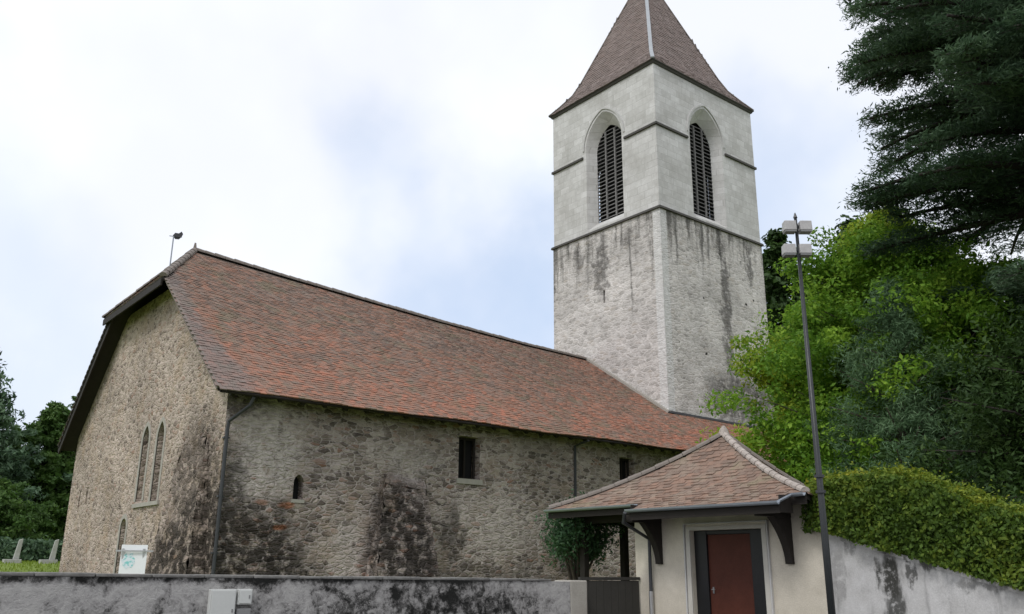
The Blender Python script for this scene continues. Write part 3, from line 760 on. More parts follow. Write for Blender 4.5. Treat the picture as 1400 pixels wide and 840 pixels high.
# weather vane standing on the half hip
wv = empty('weather_vane', (8.55, 27.9, 10.9), 'small dark weather vane on a thin rod above the church gable', 'weather vane')
MB().tube([(8.42, 27.95, 10.75), (8.42, 27.95, 12.0)], .022, 6).build('rod', M_gutlip, wv)
vn = MB()
vn.tube([(8.30, 28.00, 12.0), (8.66, 27.86, 12.0)], .012, 6)
body = [(0, 0), (.10, .13), (.28, .12), (.40, .22), (.48, .12), (.42, -.02), (.30, -.14), (.12, -.14)]
vs = [(8.40+a*.6, 27.98-a*.22, 12.04+b*.75) for a, b in body]; vs2 = [(x+.02, y+.05, z) for x, y, z in vs]; n = len(vs)
vn.add(vs+vs2, [tuple(range(n)), tuple(range(2*n-1, n-1, -1))] + [(i, (i+1) % n, n+(i+1) % n, n+i) for i in range(n)])
vn.build('vane', M_gut, wv)

# ------------------------------------------------------------------ small hipped entrance building
ent = empty('entrance_lodge', (13.5, 10, 0), 'small cream rendered lodge with hipped brown tile roof and a red brown door', 'lodge')
dmap = Wmap(12.0)
DY0, DY1, DZ = 8.50, 9.93, 2.24
wl = MB()
panel([(7.48, 0), (7.48, 2.72), (11.2, 2.72), (11.2, 0)], [rect(DY0, DY1, .14, DZ)], dmap, .3, wl)
wl.box(12.3, 15.1, 7.48, 7.78, 0, 2.72); wl.box(12.3, 15.1, 10.9, 11.2, 0, 2.72); wl.box(14.8, 15.1, 7.78, 10.9, 0, 2.72)
wl.build('wall', M_cream, ent)
dr = MB().box(12.12, 12.17, 8.80, 9.67, .15, DZ-.07).build('door', M_door, ent)
hd = MB(); hd.tube([(12.12, 9.60, 1.30), (12.07, 9.60, 1.30), (12.07, 9.54, 1.30)], .009, 6); hd.box(12.112, 12.12, 9.585, 9.615, 1.24, 1.34)
hd.build('handle', M_boxd, dr)
fr = MB(); fr.box(12.08, 12.2, DY0+.003, 8.80, .15, DZ-.003); fr.box(12.08, 12.2, 9.67, DY1-.003, .15, DZ-.003); fr.box(12.09, 12.19, 8.80, 9.67, DZ-.07, DZ-.004)
fr.build('door_frame', M_black, ent, bevel=.008)
sr = MB()
moulding([(DY0, .14), (DY0, DZ), (DY1, DZ), (DY1, .14)][::1], .003, .10, dmap, .03, sr)
sr.build('door_surround', M_creamtrim, ent)
sr = MB(); moulding([(DY0-.10, .14), (DY0-.10, DZ+.10), (DY1+.10, DZ+.10), (DY1+.10, .14)], .004, .03, dmap, .045, sr); sr.build('door_surround', M_trim, ent)
MB().box(11.75, 12.28, DY0-.05, DY1+.05, .0, .14).build('door_step', M_pave, ent, bevel=.01)

ex0, ex1, ey0, ey1, ze, zp = 11.5, 15.5, 7.35, 12.95, 2.70, 4.04
px_, py_ = 13.5, 10.25
prf = lambda t: .66*t+.34*t*t if t > 0 else .66*t*1.0
CR = [Vector((ex0, ey0, 0)), Vector((ex0, ey1, 0)), Vector((ex1, ey1, 0)), Vector((ex1, 9.05, 0))]   # footprint of the eaves, skewed on the right
PH = Vector((px_, py_, 0))
def lod(face):
    A, B = CR[face], CR[(face+1) % 4]; d_ = (B-A).normalized(); f_ = (PH-A).dot(d_); F = A+d_*f_; L = (B-A).length
    def P(a, t):
        p = A+d_*a+(PH-F)*t; return Vector((p.x, p.y, ze+(zp-ze)*prf(t)))
    return P, L, f_, (PH-F).length
tt = list(np.linspace(0, 1, 9))
lr = MB(); lt = MB()
for face in range(4):
    P, Le, fo, dep = lod(face)
    slab(lambda a, t: P(fo*t+Le*(1-t)*a, t), [0, 1], tt, .10, lr)
    L = math.hypot(dep, zp-ze)
    tiles(lambda a, v: P(a, v/L-.01), Le, L, lambda a, v: fo*v/L < a < Le-(Le-fo)*v/L, tw=.16, th=.12, lift=.016, wave=.02, mb=lt)
cy0, cy1, tneg = 7.62, 10.52, -.145
P0, _, _, dep0 = lod(0)
slab(lambda a, t: P0(a-ey0, t), [cy0, cy1], [tneg, .0], .10, lr)
lroof = lr.build('roof', M_soff, ent)
L0 = math.hypot(dep0, zp-ze)
tiles(lambda a, v: P0(a-ey0, tneg+v/L0), cy1-cy0, -tneg*L0+.02, lambda a, v: cy0 < a < cy1, tw=.16, th=.11, lift=.016, wave=.005, mb=lt, u0=cy0)
lt.build('tiles', M_roof2, lroof)
pk = Vector((px_, py_, zp+.03))
def hipcap(cx_, cy_, mat, rad, stp):
    A = Vector((cx_, cy_, ze))
    def fn(t): return Vector((cx_+(px_-cx_)*t, cy_+(py_-cy_)*t, ze+(zp-ze)*prf(t)+.035))
    caps(A, pk, rad, stp, mat, 'hip_tiles', lroof, sagf=fn)
hipcap(ex0, ey1, M_ridge, .075, .27); hipcap(ex0, ey0, M_ridgew, .065, .22); hipcap(ex1, 9.05, M_ridge, .08, .25); hipcap(ex1, ey1, M_ridge, .08, .25)
MB().tube([pk-Vector((0, 0, .05)), pk+Vector((0, 0, .06)), pk+Vector((0, 0, .14))], [.11, .08, .025], 8).build('finial', M_ridgew, lroof)
# gutters : pale lip above a dark fascia
gx = P0(1.5, tneg); xg_, zg_ = gx.x, gx.z
fs_ = MB(); fs_.box(xg_-.03, xg_+.0, cy0-.02, cy1+.02, zg_-.17, zg_-.03); fs_.box(ex0-.02, ex0+.015, cy1+.03, ey1-.0, ze-.17, ze-.03); fs_.box(ex0-.02, ex0+.015, ey0+.0, cy0-.03, ze-.17, ze-.03)
fs_.box(xg_, ex0+.02, cy1+.0, cy1+.025, zg_-.16, ze-.04); fs_.box(xg_, ex0+.02, cy0-.025, cy0, zg_-.16, ze-.04)
fs_.build('fascia', M_wood, lroof)
gm = MB()
def trough(a, b, rad=.05):
    a, b = Vector(a), Vector(b); n = 7; vs = []
    sdv = (b-a).normalized().cross(Vector((0, 0, 1))).normalized()
    for q in (a, b):
        for k in range(n): th = math.pi+math.pi*k/(n-1); vs.append(q+sdv*math.cos(th)*rad+Vector((0, 0, math.sin(th)*rad)))
        for k in range(n-1, -1, -1): th = math.pi+math.pi*k/(n-1); vs.append(q+sdv*math.cos(th)*(rad-.006)+Vector((0, 0, math.sin(th)*(rad-.006)+.002)))
    m2 = 2*n; gm.add(vs, [(k, (k+1) % m2, m2+(k+1) % m2, m2+k) for k in range(m2)] + [tuple(range(m2)), tuple(range(2*m2-1, m2-1, -1))])
trough((xg_-.08, cy0-.05, zg_-.005), (xg_-.08, cy1+.05, zg_+.005)); trough((ex0-.08, cy1+.1, ze-.015), (ex0-.08, ey1+.02, ze-.01)); trough((ex0-.08, ey0-.02, ze-.01), (ex0-.08, cy0-.1, ze-.015))
trough((xg_-.08, cy0-.05, zg_), (ex0-.08, cy0-.1, ze-.012), .035)
gm.build('gutter', M_gutlip, ent)
MB().add([(x, y, z) for z in (ze-.13, ze-.105) for x, y in ((11.52, 7.40), (15.45, 9.1), (15.45, 12.9), (11.52, 12.9))], [(0, 3, 2, 1), (4, 5, 6, 7), (0, 1, 5, 4), (1, 2, 6, 5), (2, 3, 7, 6), (3, 0, 4, 7)]).build('soffit', M_soff, lroof)
# timber brackets: curved knee braces
for yb in (8.02, 10.62):
    bk = MB(); n = 9; prof2 = []
    for i in range(n+1):
        t = i/n; prof2.append((11.985-.52*(t**1.9)-.05, 1.70+.80*t))
    th_ = .06
    for (x_, z_), (x2, z2) in zip(prof2[:-1], prof2[1:]):
        bk.hexa([(x_, yb-th_, z_), (11.998, yb-th_, z_), (11.998, yb+th_, z_), (x_, yb+th_, z_), (x2, yb-th_, z2), (11.998, yb-th_, z2), (11.998, yb+th_, z2), (x2, yb+th_, z2)])
    bk.box(11.25, 11.998, yb-th_-.005, yb+th_+.005, 2.38, 2.50)
    bk.build('bracket', M_wood, ent)
dp = MB(); dp.tube([(xg_-.08, 10.60, zg_-.04), (xg_+.0, 10.72, zg_-.2), (11.93, 10.80, zg_-.45), (11.93, 10.80, 1.25)], .032, 8); dp.build('downpipe', M_gut, ent)
MB().tube([(11.93, 10.80, 1.25), (11.93, 10.80, .12)], .038, 8).build('downpipe', M_steel, ent)
for (x_, y_) in ((13.2, 12.62), (12.1, 12.62), (15.2, 12.62)):
    MB().box(x_-.065, x_+.065, y_-.065, y_+.065, 1.25, ze-.12).build('post', M_wood, ent, bevel=.01)
MB().box(12.0, 15.3, 12.55, 12.69, ze-.26, ze-.135).box(12.0, 12.12, 11.2, 12.55, ze-.26, ze-.135).build('beam', M_soff, ent)

# ------------------------------------------------------------------ street walls
def wobble_wall(name, x0, x1, y0, y1, ztop, mat, seg=.25):
    mb = MB(); n = max(2, int((x1-x0)/seg)); vs = []
    for i in range(n+1):
        x = x0+(x1-x0)*i/n; zt = ztop(x)
        vs += [(x, y0, -.1), (x, y0+.01*math.sin(x*3), zt*.55), (x, y0+.012*math.sin(x*2.1+1), zt), (x, y1, zt), (x, y1, -.1)]
    fs = []
    for i in range(n):
        for k in range(5): fs.append((i*5+k, i*5+(k+1) % 5, (i+1)*5+(k+1) % 5, (i+1)*5+k))
    fs += [(4, 3, 2, 1, 0), tuple(n*5+k for k in range(5))]
    return mb.add(vs, fs)
fw = empty('street_wall', (4, 11, 0), 'low mottled grey rendered wall along the street in front of the church', 'wall')
zt = lambda x: float(np.interp(x, [-30, 0, 10.5], [1.7, 1.515, 1.41]))
wobble_wall('wall', -25, 10.12, 10.9, 11.28, zt, M_fwall).build('wall_body', M_fwall, fw, smooth=False)
cp = MB(); xs_ = np.arange(-25, 10.15, .62)
for a, b in zip(xs_[:-1], xs_[1:]):
    b = b-.008; j = random.uniform(-.006, .006); y0 = 10.86+random.uniform(-.008, .008)
    cp.hexa([(a, y0+.03, zt(a)+.002), (b, y0+.03, zt(b)+.002), (b, 11.29, zt(b)+.002), (a, 11.29, zt(a)+.002), (a, y0+.035, zt(a)+.04+j), (b, y0+.02, zt(b)+.04+j), (b, 11.3, zt(b)+.04+j), (a, 11.3, zt(a)+.04+j)])
cp.build('coping', M_cope, fw, bevel=.01)
MB().box(10.12, 10.50, 10.89, 11.29, 0, 1.43).build('wall_end', M_pier, fw, bevel=.02)
gate = empty('dark_gate', (11.1, 11.1, 0), 'dark boarded gate between the street wall and the lodge', 'gate')
gp = MB()
for k in range(8): gp.box(10.56+k*.175, 10.56+k*.175+.170, 11.10, 11.13, .08, 1.42+.001*(k % 2))
gp.build('board_panel', M_darkpanel, gate)
MB().box(10.53, 11.98, 11.09, 11.14, 1.43, 1.48).build('rail', M_darkpanel, gate)
MB().box(10.53, 11.98, 11.132, 11.17, .3, .4).build('rail', M_darkpanel, gate)

rw = empty('retaining_wall', (12, 5, 0), 'stained whitish rendered wall under the clipped hedge, top sloping down', 'wall')
zr2 = lambda y: float(np.interp(y, [-12, 3.5, 4.78, 7.48], [.9, 1.05, 1.39, 2.16]))
mb = MB(); ys_ = np.linspace(-10, 7.47, 60); vs = []
for y in ys_: vs += [(12.02+.008*math.sin(y*3), y, -.1), (12.01+.01*math.sin(y*2), y, zr2(y)), (12.33, y, zr2(y)), (12.33, y, -.1)]
fs = [(i*4+k, (i+1)*4+k, (i+1)*4+(k+1) % 4, i*4+(k+1) % 4) for i in range(59) for k in range(4)] + [(0, 1, 2, 3), (239, 238, 237, 236)]
mb.add(vs, fs).build('wall_body', M_rwall, rw)
mb = MB(); vs = []
for y in ys_: vs += [(11.985, y, zr2(y)-.05), (11.985, y, zr2(y)+.012), (12.36, y, zr2(y)+.012), (12.36, y, zr2(y)-.05)]
mb.add(vs, fs).build('coping', M_rwall, rw)

# cabinets on the street wall
def cabinet(name, x0, x1, z0, z1, mat, label, vents=False):
    r_ = empty(name, ((x0+x1)/2, 10.87, z0), label, 'utility box')
    MB().box(x0, x1, 10.82, 10.895, z0, z1).build('housing', mat, r_, bevel=.006)
    MB().box(x0+.015, x1-.015, 10.806, 10.818, z0+.015, z1-.015).build('cover', mat, r_, bevel=.003)
    MB().box(x1-.05, x1-.035, 10.799, 10.806, (z0+z1)/2-.02, (z0+z1)/2+.02).build('lock', M_boxd, r_)
cabinet('meter_cabinet', 4.20, 4.52, .85, 1.345, M_box, 'tall pale grey meter cabinet fixed to the street wall')
cabinet('junction_box', 4.545, 4.725, 1.165, 1.345, M_box, 'small square pale box beside the tall cabinet on the street wall')
cabinet('connection_box', 4.545, 4.725, .90, 1.12, M_boxd, 'darker grey box under the small pale one on the street wall')

# information sign behind the wall
sg = empty('information_board', (4.92, 16.27, 1.3), 'white tilted information board with a green map before the gable', 'sign')
a, b = Vector((4.70, 16.33, 1.44)), Vector((5.10, 16.21, 1.44)); up = Vector((.03, .10, .52)); nb_ = (b-a).cross(up).normalized()*.015
MB().hexa([a, b, b+nb_*1, a+nb_*1, a+up, b+up, b+up+nb_, a+up+nb_]).build('panel', M_white, sg)
mp_, g, bb_ = bsdf('printed_map')
tc = g.new('ShaderNodeTexCoord').outputs['Object']; nn = g.noise(tc, 18, 4, .6)
setc(g, bb_, g.mix(g.step(nn, .45, .62), (.62, .68, .72), (.18, .52, .50)), .5)
mpm = MB(); n_ = 18; nrm_ = nb_.normalized()
cc_ = a+(b-a)*.32+up*.48
mpm.add([cc_+(b-a)*.24*math.cos(2*math.pi*k/n_)*(1+.15*math.sin(3*k))+up*.24*math.sin(2*math.pi*k/n_)*(1+.2*math.cos(2*k))+nrm_*.019 for k in range(n_)], [tuple(range(n_))])
mpm.build('printed_map', mp_, sg)
po = MB(); po.box(4.73, 4.76, 16.36, 16.39, 1.2, 1.9); po.box(5.05, 5.08, 16.27, 16.30, 1.2, 1.9); po.bar((4.62, 16.38, 1.86), (5.20, 16.22, 1.86), .02, .025)
po.build('stand', M_steel, sg)

# gravestones
def gravestone(x, y, kind, label):
    z = terr_z(x, y); r_ = empty('gravestone', (x, y, z), label, 'gravestone', 'gravestones on the churchyard lawn')
    MB().box(x-.35, x+.35, y-.2, y+.2, z-.1, z+.16).build('plinth', M_grave, r_, bevel=.02)
    if kind == 0:
        MB().hexa([(x+.02, y-.06, z+.16), (x+.26, y-.06, z+.16), (x+.26, y+.06, z+.16), (x+.02, y+.06, z+.16), (x+.16, y-.05, z+1.0), (x+.32, y-.05, z+1.05), (x+.32, y+.05, z+1.05), (x+.16, y+.05, z+1.0)]).build('headstone', M_grave, r_, bevel=.02)
    else:
        MB().box(x-.06, x+.06, y-.05, y+.05, z+.16, z+.98).box(x-.22, x-.062, y-.045, y+.045, z+.62, z+.74).box(x+.062, x+.22, y-.045, y+.045, z+.62, z+.74).build('stone_cross', M_grave, r_, bevel=.015)
gravestone(8.45, 45.2, 0, 'leaning pale gravestone nearest the left edge of the lawn')
gravestone(9.85, 44.9, 0, 'leaning pale gravestone nearer the church wall')

# ------------------------------------------------------------------ lamp post
lp = empty('street_lamp', (8.92, 5.52, .12), 'tall thin black lamp post with two tiers of pale floodlights', 'street lamp')
lx, ly = 8.93, 5.52
MB().tube([(lx, ly, .1), (lx, ly, 1.9), (lx, ly, 5.72)], [.042, .038, .018], 12).build('pole', M_pole, lp, smooth=True)
MB().tube([(lx, ly, .12), (lx, ly, .5), (lx, ly, .52)], [.075, .07, .048], 12).build('base_sleeve', M_pole, lp)
MB().box(lx-.075, lx-.058, ly-.05, ly+.05, .75, 1.05).build('service_door', M_pole, lp)
for z_ in (2.43, 2.60): MB().tube([(lx, ly, z_), (lx, ly, z_+.03)], .054, 12).build('band', M_gut, lp)
MB().tube([(lx, ly, 5.715), (lx, ly, 5.78)], [.026, .006], 8).build('cap', M_pole, lp)
cd = Vector((math.cos(yaw), -math.sin(yaw), 0)); fd = Vector((math.sin(yaw), math.cos(yaw), 0))
for zc, off in ((5.60, -.01), (5.30, .02)):
    for s_ in (-1, 1):
        c_ = Vector((lx, ly, zc))+cd*(s_*.094)-cd*off+fd*.0
        hb = MB(); w_, d_, h_ = .074, .06, .062
        q = [(-w_, -d_), (w_, -d_), (w_, d_), (-w_, d_)]
        hb.hexa([c_+cd*i+fd*j+Vector((0, 0, -h_)) for i, j in q] + [c_+cd*i*.96+fd*j*.96+Vector((0, 0, h_)) for i, j in q])
        lh = hb.build('lamp_head', M_lamp, lp, bevel=.01)
        lb = MB(); lb.hexa([c_+cd*i*.9+fd*j*.9+Vector((0, 0, -h_-.018)) for i, j in q] + [c_+cd*i*.9+fd*j*.9+Vector((0, 0, -h_-.001)) for i, j in q])
        lb.build('lens', M_boxd, lh)
        MB().bar(Vector((lx, ly, zc)), c_-cd*s_*(w_-.004), .03, .03).build('arm', M_pole, lp)

# ------------------------------------------------------------------ foliage
def leaf_mesh(name, C, N, size, asp, mat, parent=None, loc=None, rnd=None, droop=None):
    """C centres, N rough normals, size per leaf: one diamond quad each"""
    n = len(C); N = N/np.maximum(1e-6, np.linalg.norm(N, axis=1))[:, None]
    A = rng.normal(size=(n, 3)) if droop is None else droop
    A = A-(A*N).sum(1)[:, None]*N; A /= np.maximum(1e-6, np.linalg.norm(A, axis=1))[:, None]
    B = np.cross(N, A); s = (size*(.45+1.1*rng.random(n)**1.3))[:, None]
    V = np.empty((n, 4, 3)); V[:, 0] = C-A*s; V[:, 1] = C+B*s*asp-A*s*.1; V[:, 2] = C+A*s; V[:, 3] = C-B*s*asp-A*s*.1
    V += 0; o0 = origin_of(parent) if parent else Vector(loc or (0, 0, 0))
    V = V.reshape(-1, 3)-np.array(o0)
    me = bpy.data.meshes.new(name); me.vertices.add(4*n); me.loops.add(4*n); me.polygons.add(n)
    me.vertices.foreach_set('co', V.ravel()); me.loops.foreach_set('vertex_index', np.arange(4*n))
    me.polygons.foreach_set('loop_start', np.arange(n)*4); me.update(calc_edges=True)
    at = me.attributes.new('rnd', 'FLOAT', 'POINT'); rr = rng.random(n) if rnd is None else rnd
    at.data.foreach_set('value', np.repeat(rr, 4)); me.materials.append(mat)
    ob = bpy.data.objects.new(name, me)
    if not parent: ob.location = o0
    return link(ob, parent)

def tree(name, base, height, rad, prof, label, cat, mat, bark, group=None, nb=60, clumps=7, leaves=60, lsize=.1, asp=.5, spread=.45, rise=.35, z0=.15, trunk_r=.25, flat=.6, horiz=None, upn=.5, lean=(0, 0), jit=.25, csize=.17):
    base = Vector(base); r_ = empty(name, base, label, cat, group)
    tk = MB(); n = 7
    tp = [base+Vector((lean[0]*i/n+.08*math.sin(i*1.7)*trunk_r*3, lean[1]*i/n+.08*math.cos(i*2.1)*trunk_r*3, height*.95*i/n-.15*(i == 0))) for i in range(n+1)]
    tk.tube(tp, [trunk_r*(1.25 if i == 0 else 1-i/(n+.6)) for i in range(n+1)], 8)
    CC = []; WW = []
    for k in range(nb):
        h = z0+(1-z0)*((k+random.random())/nb)**.9
        ang = k*2.39996+random.uniform(-.4, .4)
        R_ = rad*prof(h)*random.uniform(1-jit, 1+jit)
        p0 = base+Vector((lean[0]*h, lean[1]*h, height*(h*.94 if horiz is None else h*.97)-(R_*rise if horiz is None else 0)))
        p0.z = max(p0.z, base.z+height*.06)
        tipv = Vector((math.cos(ang)*R_, math.sin(ang)*R_, R_*(rise if horiz is None else horiz)*random.uniform(.6, 1.2)))
        mid = p0+tipv*.55+Vector((0, 0, R_*(.08 if horiz is None else .10))); tip = p0+tipv
        br = trunk_r*.32*(1-h*.7)
        tk.tube([p0, mid, tip], [br, br*.6, br*.2], 5)
        nc = max(2, int(clumps*(.4+.8*prof(h))))
        for c in range(nc):
            t = 1-(random.random()**1.4)*.75
            q = (p0.lerp(mid, t/.55) if t < .55 else mid.lerp(tip, (t-.55)/.45))
            sp_ = spread*R_*(.25+.3*t)
            CC.append((q.x+random.gauss(0, sp_), q.y+random.gauss(0, sp_), q.z+random.gauss(0, sp_*flat))); WW.append(.6+.8*random.random())
    CC = np.array(CC); nC = len(CC); WW = np.array(WW)
    idx = np.repeat(np.arange(nC), leaves)
    cr = (rad*csize*WW)[idx][:, None]
    D = rng.normal(size=(len(idx), 3)); D /= np.linalg.norm(D, axis=1)[:, None]; D *= rng.random((len(idx), 1))**.4
    D[:, 2] *= flat
    Cn = CC[idx]+D*cr
    Nn = D*(1-upn)+rng.normal(size=D.shape)*.45+np.array([0, 0, upn])
    rn = np.clip(rng.random(nC)[idx]*.55+rng.random(len(idx))*.45, 0, 1)
    tk.build('trunk', bark, r_, smooth=True)
    leaf_mesh('crown', Cn, Nn, np.full(len(idx), lsize), asp, mat, r_, rnd=rn)
    return r_

F_bright = foliage('bright_leaves', [(.15, (.055, .13, .016)), (.45, (.15, .30, .03)), (.75, (.34, .52, .06))], .48,
    tip=((.46, .46, .04), [((22.6, 16.3, 6), (1.6, 1.6, 6), .6), ((24.6, 13.5, 12.0), (3.0, 3.0, .9), .45)]))
F_blue = foliage('blue_green_needles', [(.15, (.045, .095, .045)), (.5, (.10, .18, .085)), (.85, (.21, .33, .17))], .35)
F_cedar = foliage('cedar_needles', [(.15, (.028, .055, .03)), (.45, (.07, .125, .068)), (.75, (.17, .26, .15))], .3)
F_dark = foliage('dark_leaves', [(.1, (.02, .045, .012)), (.5, (.04, .08, .02)), (.9, (.075, .13, .03))], .3)
F_mid = foliage('mid_green_leaves', [(.1, (.03, .07, .015)), (.5, (.065, .13, .028)), (.9, (.12, .20, .045))], .35)
F_hedge = foliage('hedge_leaves', [(.08, (.02, .045, .008)), (.38, (.085, .15, .018)), (.7, (.23, .28, .03)), (.95, (.46, .42, .05))], .35)
F_shrub = foliage('shrub_leaves', [(.1, (.025, .06, .03)), (.5, (.05, .11, .05)), (.9, (.11, .19, .09))], .3)

bushy = lambda h: max(.05, math.sin(math.pi*min(1, (h*.92+.12)))**.55)
conic = lambda h: max(.06, (1-h)**.75)
tree('deciduous_tree', (25.45, 12.65, 1.5), 11.6, 4.4, bushy, 'bright green tree yellowing on its left side, beside the bell tower', 'tree', F_bright, M_bark, nb=150, clumps=15, leaves=170, lsize=.066, asp=.5, spread=.24, rise=.62, z0=.0, flat=.7, upn=.5, jit=.22, csize=.125)
tree('deciduous_tree', (27.6, 8.6, 1.5), 8.6, 4.0, bushy, 'shaded green tree at the right edge behind the blue green pine', 'tree', F_mid, M_bark, nb=100, clumps=13, leaves=80, lsize=.08, spread=.5, rise=.4, z0=.02, flat=.8)
tree('pine_tree', (21.9, 11.0, 1.5), 7.9, 2.2, lambda h: max(.08, (1-h**1.6)**.8), 'blue green pine with soft needles in front of the bright tree', 'pine', F_blue, M_bark, nb=85, clumps=9, leaves=100, lsize=.075, asp=.13, spread=.34, rise=.5, z0=.02, flat=.8, upn=.2)
tree('yew_tree', (22.0, 6.6, 1.4), 6.6, 3.2, bushy, 'very dark low evergreen tree behind the clipped hedge, under the cedar', 'tree', F_dark, M_darkbark, nb=80, clumps=12, leaves=90, lsize=.07, asp=.35, spread=.5, rise=.3, z0=.02, flat=.8)

# big cedar: tiers of level boughs
def cedar():
    base = Vector((24.6, 5.6, 1.4)); r_ = empty('cedar_tree', base, 'huge dark cedar with level layered boughs overhanging from the right', 'cedar')
    tk = MB(); H = 25
    tk.tube([base+Vector((.15*math.sin(i), .15*math.cos(i*1.4), H*i/9-.2)) for i in range(10)], [.75*(1-i/10.5) for i in range(10)], 12)
    C, N, A, RN = [], [], [], []
    nbh = 120
    for k in range(nbh+40):
        z = 6.6+17.5*(k/nbh)**1.05
        ang = k*2.39996+random.uniform(-.35, .35)
        if k >= nbh:
            z = 10.3+10.5*(k-nbh)/40; ang = 2.45+random.uniform(-1.0, 1.0)
        R_ = float(np.interp(z, [6.5, 8, 10, 12.5, 15, 18, 21, 24.5], [5.0, 6.0, 6.8, 7.0, 6.7, 6.7, 5.6, 3]))*random.uniform(.80, 1.03)
        bv = random.random()**1.3
        dv = Vector((math.cos(ang), math.sin(ang), 0)); side = Vector((-dv.y, dv.x, 0))
        if ang % 6.2832 > 0 and dv.dot(Vector((-.55, .83, 0))) > .2 and (z < 7.6 or 9.0 < z < 10.2): continue
        p0 = base+Vector((0, 0, z-1.4))
        pts = [p0+dv*R_*t+Vector((0, 0, R_*(.20*t-.22*t*t)))+side*R_*.06*math.sin(t*4+k) for t in np.linspace(0, 1, 8)]
        tk.tube(pts, [.15*(1-t*.85)+.012 for t in np.linspace(0, 1, 8)], 6)
        # side twigs in the bough's own plane
        for s_ in range(46):
            t = .22+.78*random.random()**.8; i = min(6, int(t*7)); q = pts[i].lerp(pts[i+1], t*7-i)
            L = R_*.36*(1.08-t)+.30; sa = random.choice((-1, 1))*random.uniform(.5, 1.25)
            tv = (dv*math.cos(sa)+side*math.sin(sa)).normalized()
            e_ = q+tv*L+Vector((0, 0, random.uniform(-.20, .10)*L))
            if random.random() < .5: tk.tube([q, e_], [.018, .005], 3)
            cv = min(1, max(0, .5*bv+.5*random.random()))
            m_ = int(64*(.5+L))
            tt_ = rng.random(m_)**.8; base_ = np.array(q)[None]+(np.array(e_)-np.array(q))[None]*tt_[:, None]
            off = rng.normal(size=(m_, 3))*np.array([.17, .17, .085])*(1.2-tt_[:, None]*.6)
            C.append(base_+off+np.array([0, 0, .02])); N.append(rng.normal(size=(m_, 3))*.45+np.array([0, 0, .8]))
            A.append(np.array(tv)[None]+rng.normal(size=(m_, 3))*.7); RN.append(np.clip(cv*.7+rng.random(m_)*.3, 0, 1))
    tk.build('trunk', M_darkbark, r_, smooth=True)
    C = np.concatenate(C); leaf_mesh('crown', C, np.concatenate(N), np.full(len(C), .075), .22, F_cedar, r_, rnd=np.concatenate(RN), droop=np.concatenate(A))
cedar()

# trees further away
tree('background_tree', (50, 32.6, 2), 23.5, 4.0, bushy, 'tall dark tree far behind the right side of the bell tower, left of the lamp', 'tree', F_dark, M_bark, nb=50, clumps=11, leaves=60, lsize=.22, spread=.5, rise=.5, z0=.1, group='far trees beyond the tower')
tree('background_tree', (53, 28.6, 2), 23.8, 4.6, bushy, 'tall dark rounded tree far behind the lamp heads', 'tree', F_dark, M_bark, nb=60, clumps=11, leaves=60, lsize=.22, spread=.5, rise=.5, z0=.1, group='far trees beyond the tower')
tree('conifer_tree', (7.7, 62, 1.9), 13.6, 4.3, lambda h: max(.07, (1-h)**.6), 'dark conifer at the far left edge of the churchyard', 'tree', F_cedar, M_darkbark, nb=95, clumps=12, leaves=55, lsize=.20, asp=.3, spread=.45, horiz=-.12, z0=.03, flat=.5)
tree('churchyard_tree', (13.6, 66, 2), 10.8, 2.7, bushy, 'mid green leafy tree between the dark conifer and the church gable', 'tree', F_mid, M_bark, nb=70, clumps=12, leaves=60, lsize=.17, spread=.5, rise=.5, z0=.03)
tree('churchyard_tree', (17.0, 76, 2), 13.6, 2.4, lambda h: bushy(h)*.9, 'thin airy grey green tree top just behind the gable eave', 'tree', F_mid, M_bark, nb=30, clumps=5, leaves=30, lsize=.16, spread=.6, rise=.8, z0=.2)
tree('churchyard_tree', (9.6, 58, 1.9), 4.6, 2.6, bushy, 'low bright green bush in front of the dark conifer', 'bush', F_mid, M_bark, nb=45, clumps=10, leaves=50, lsize=.12, z0=.02)

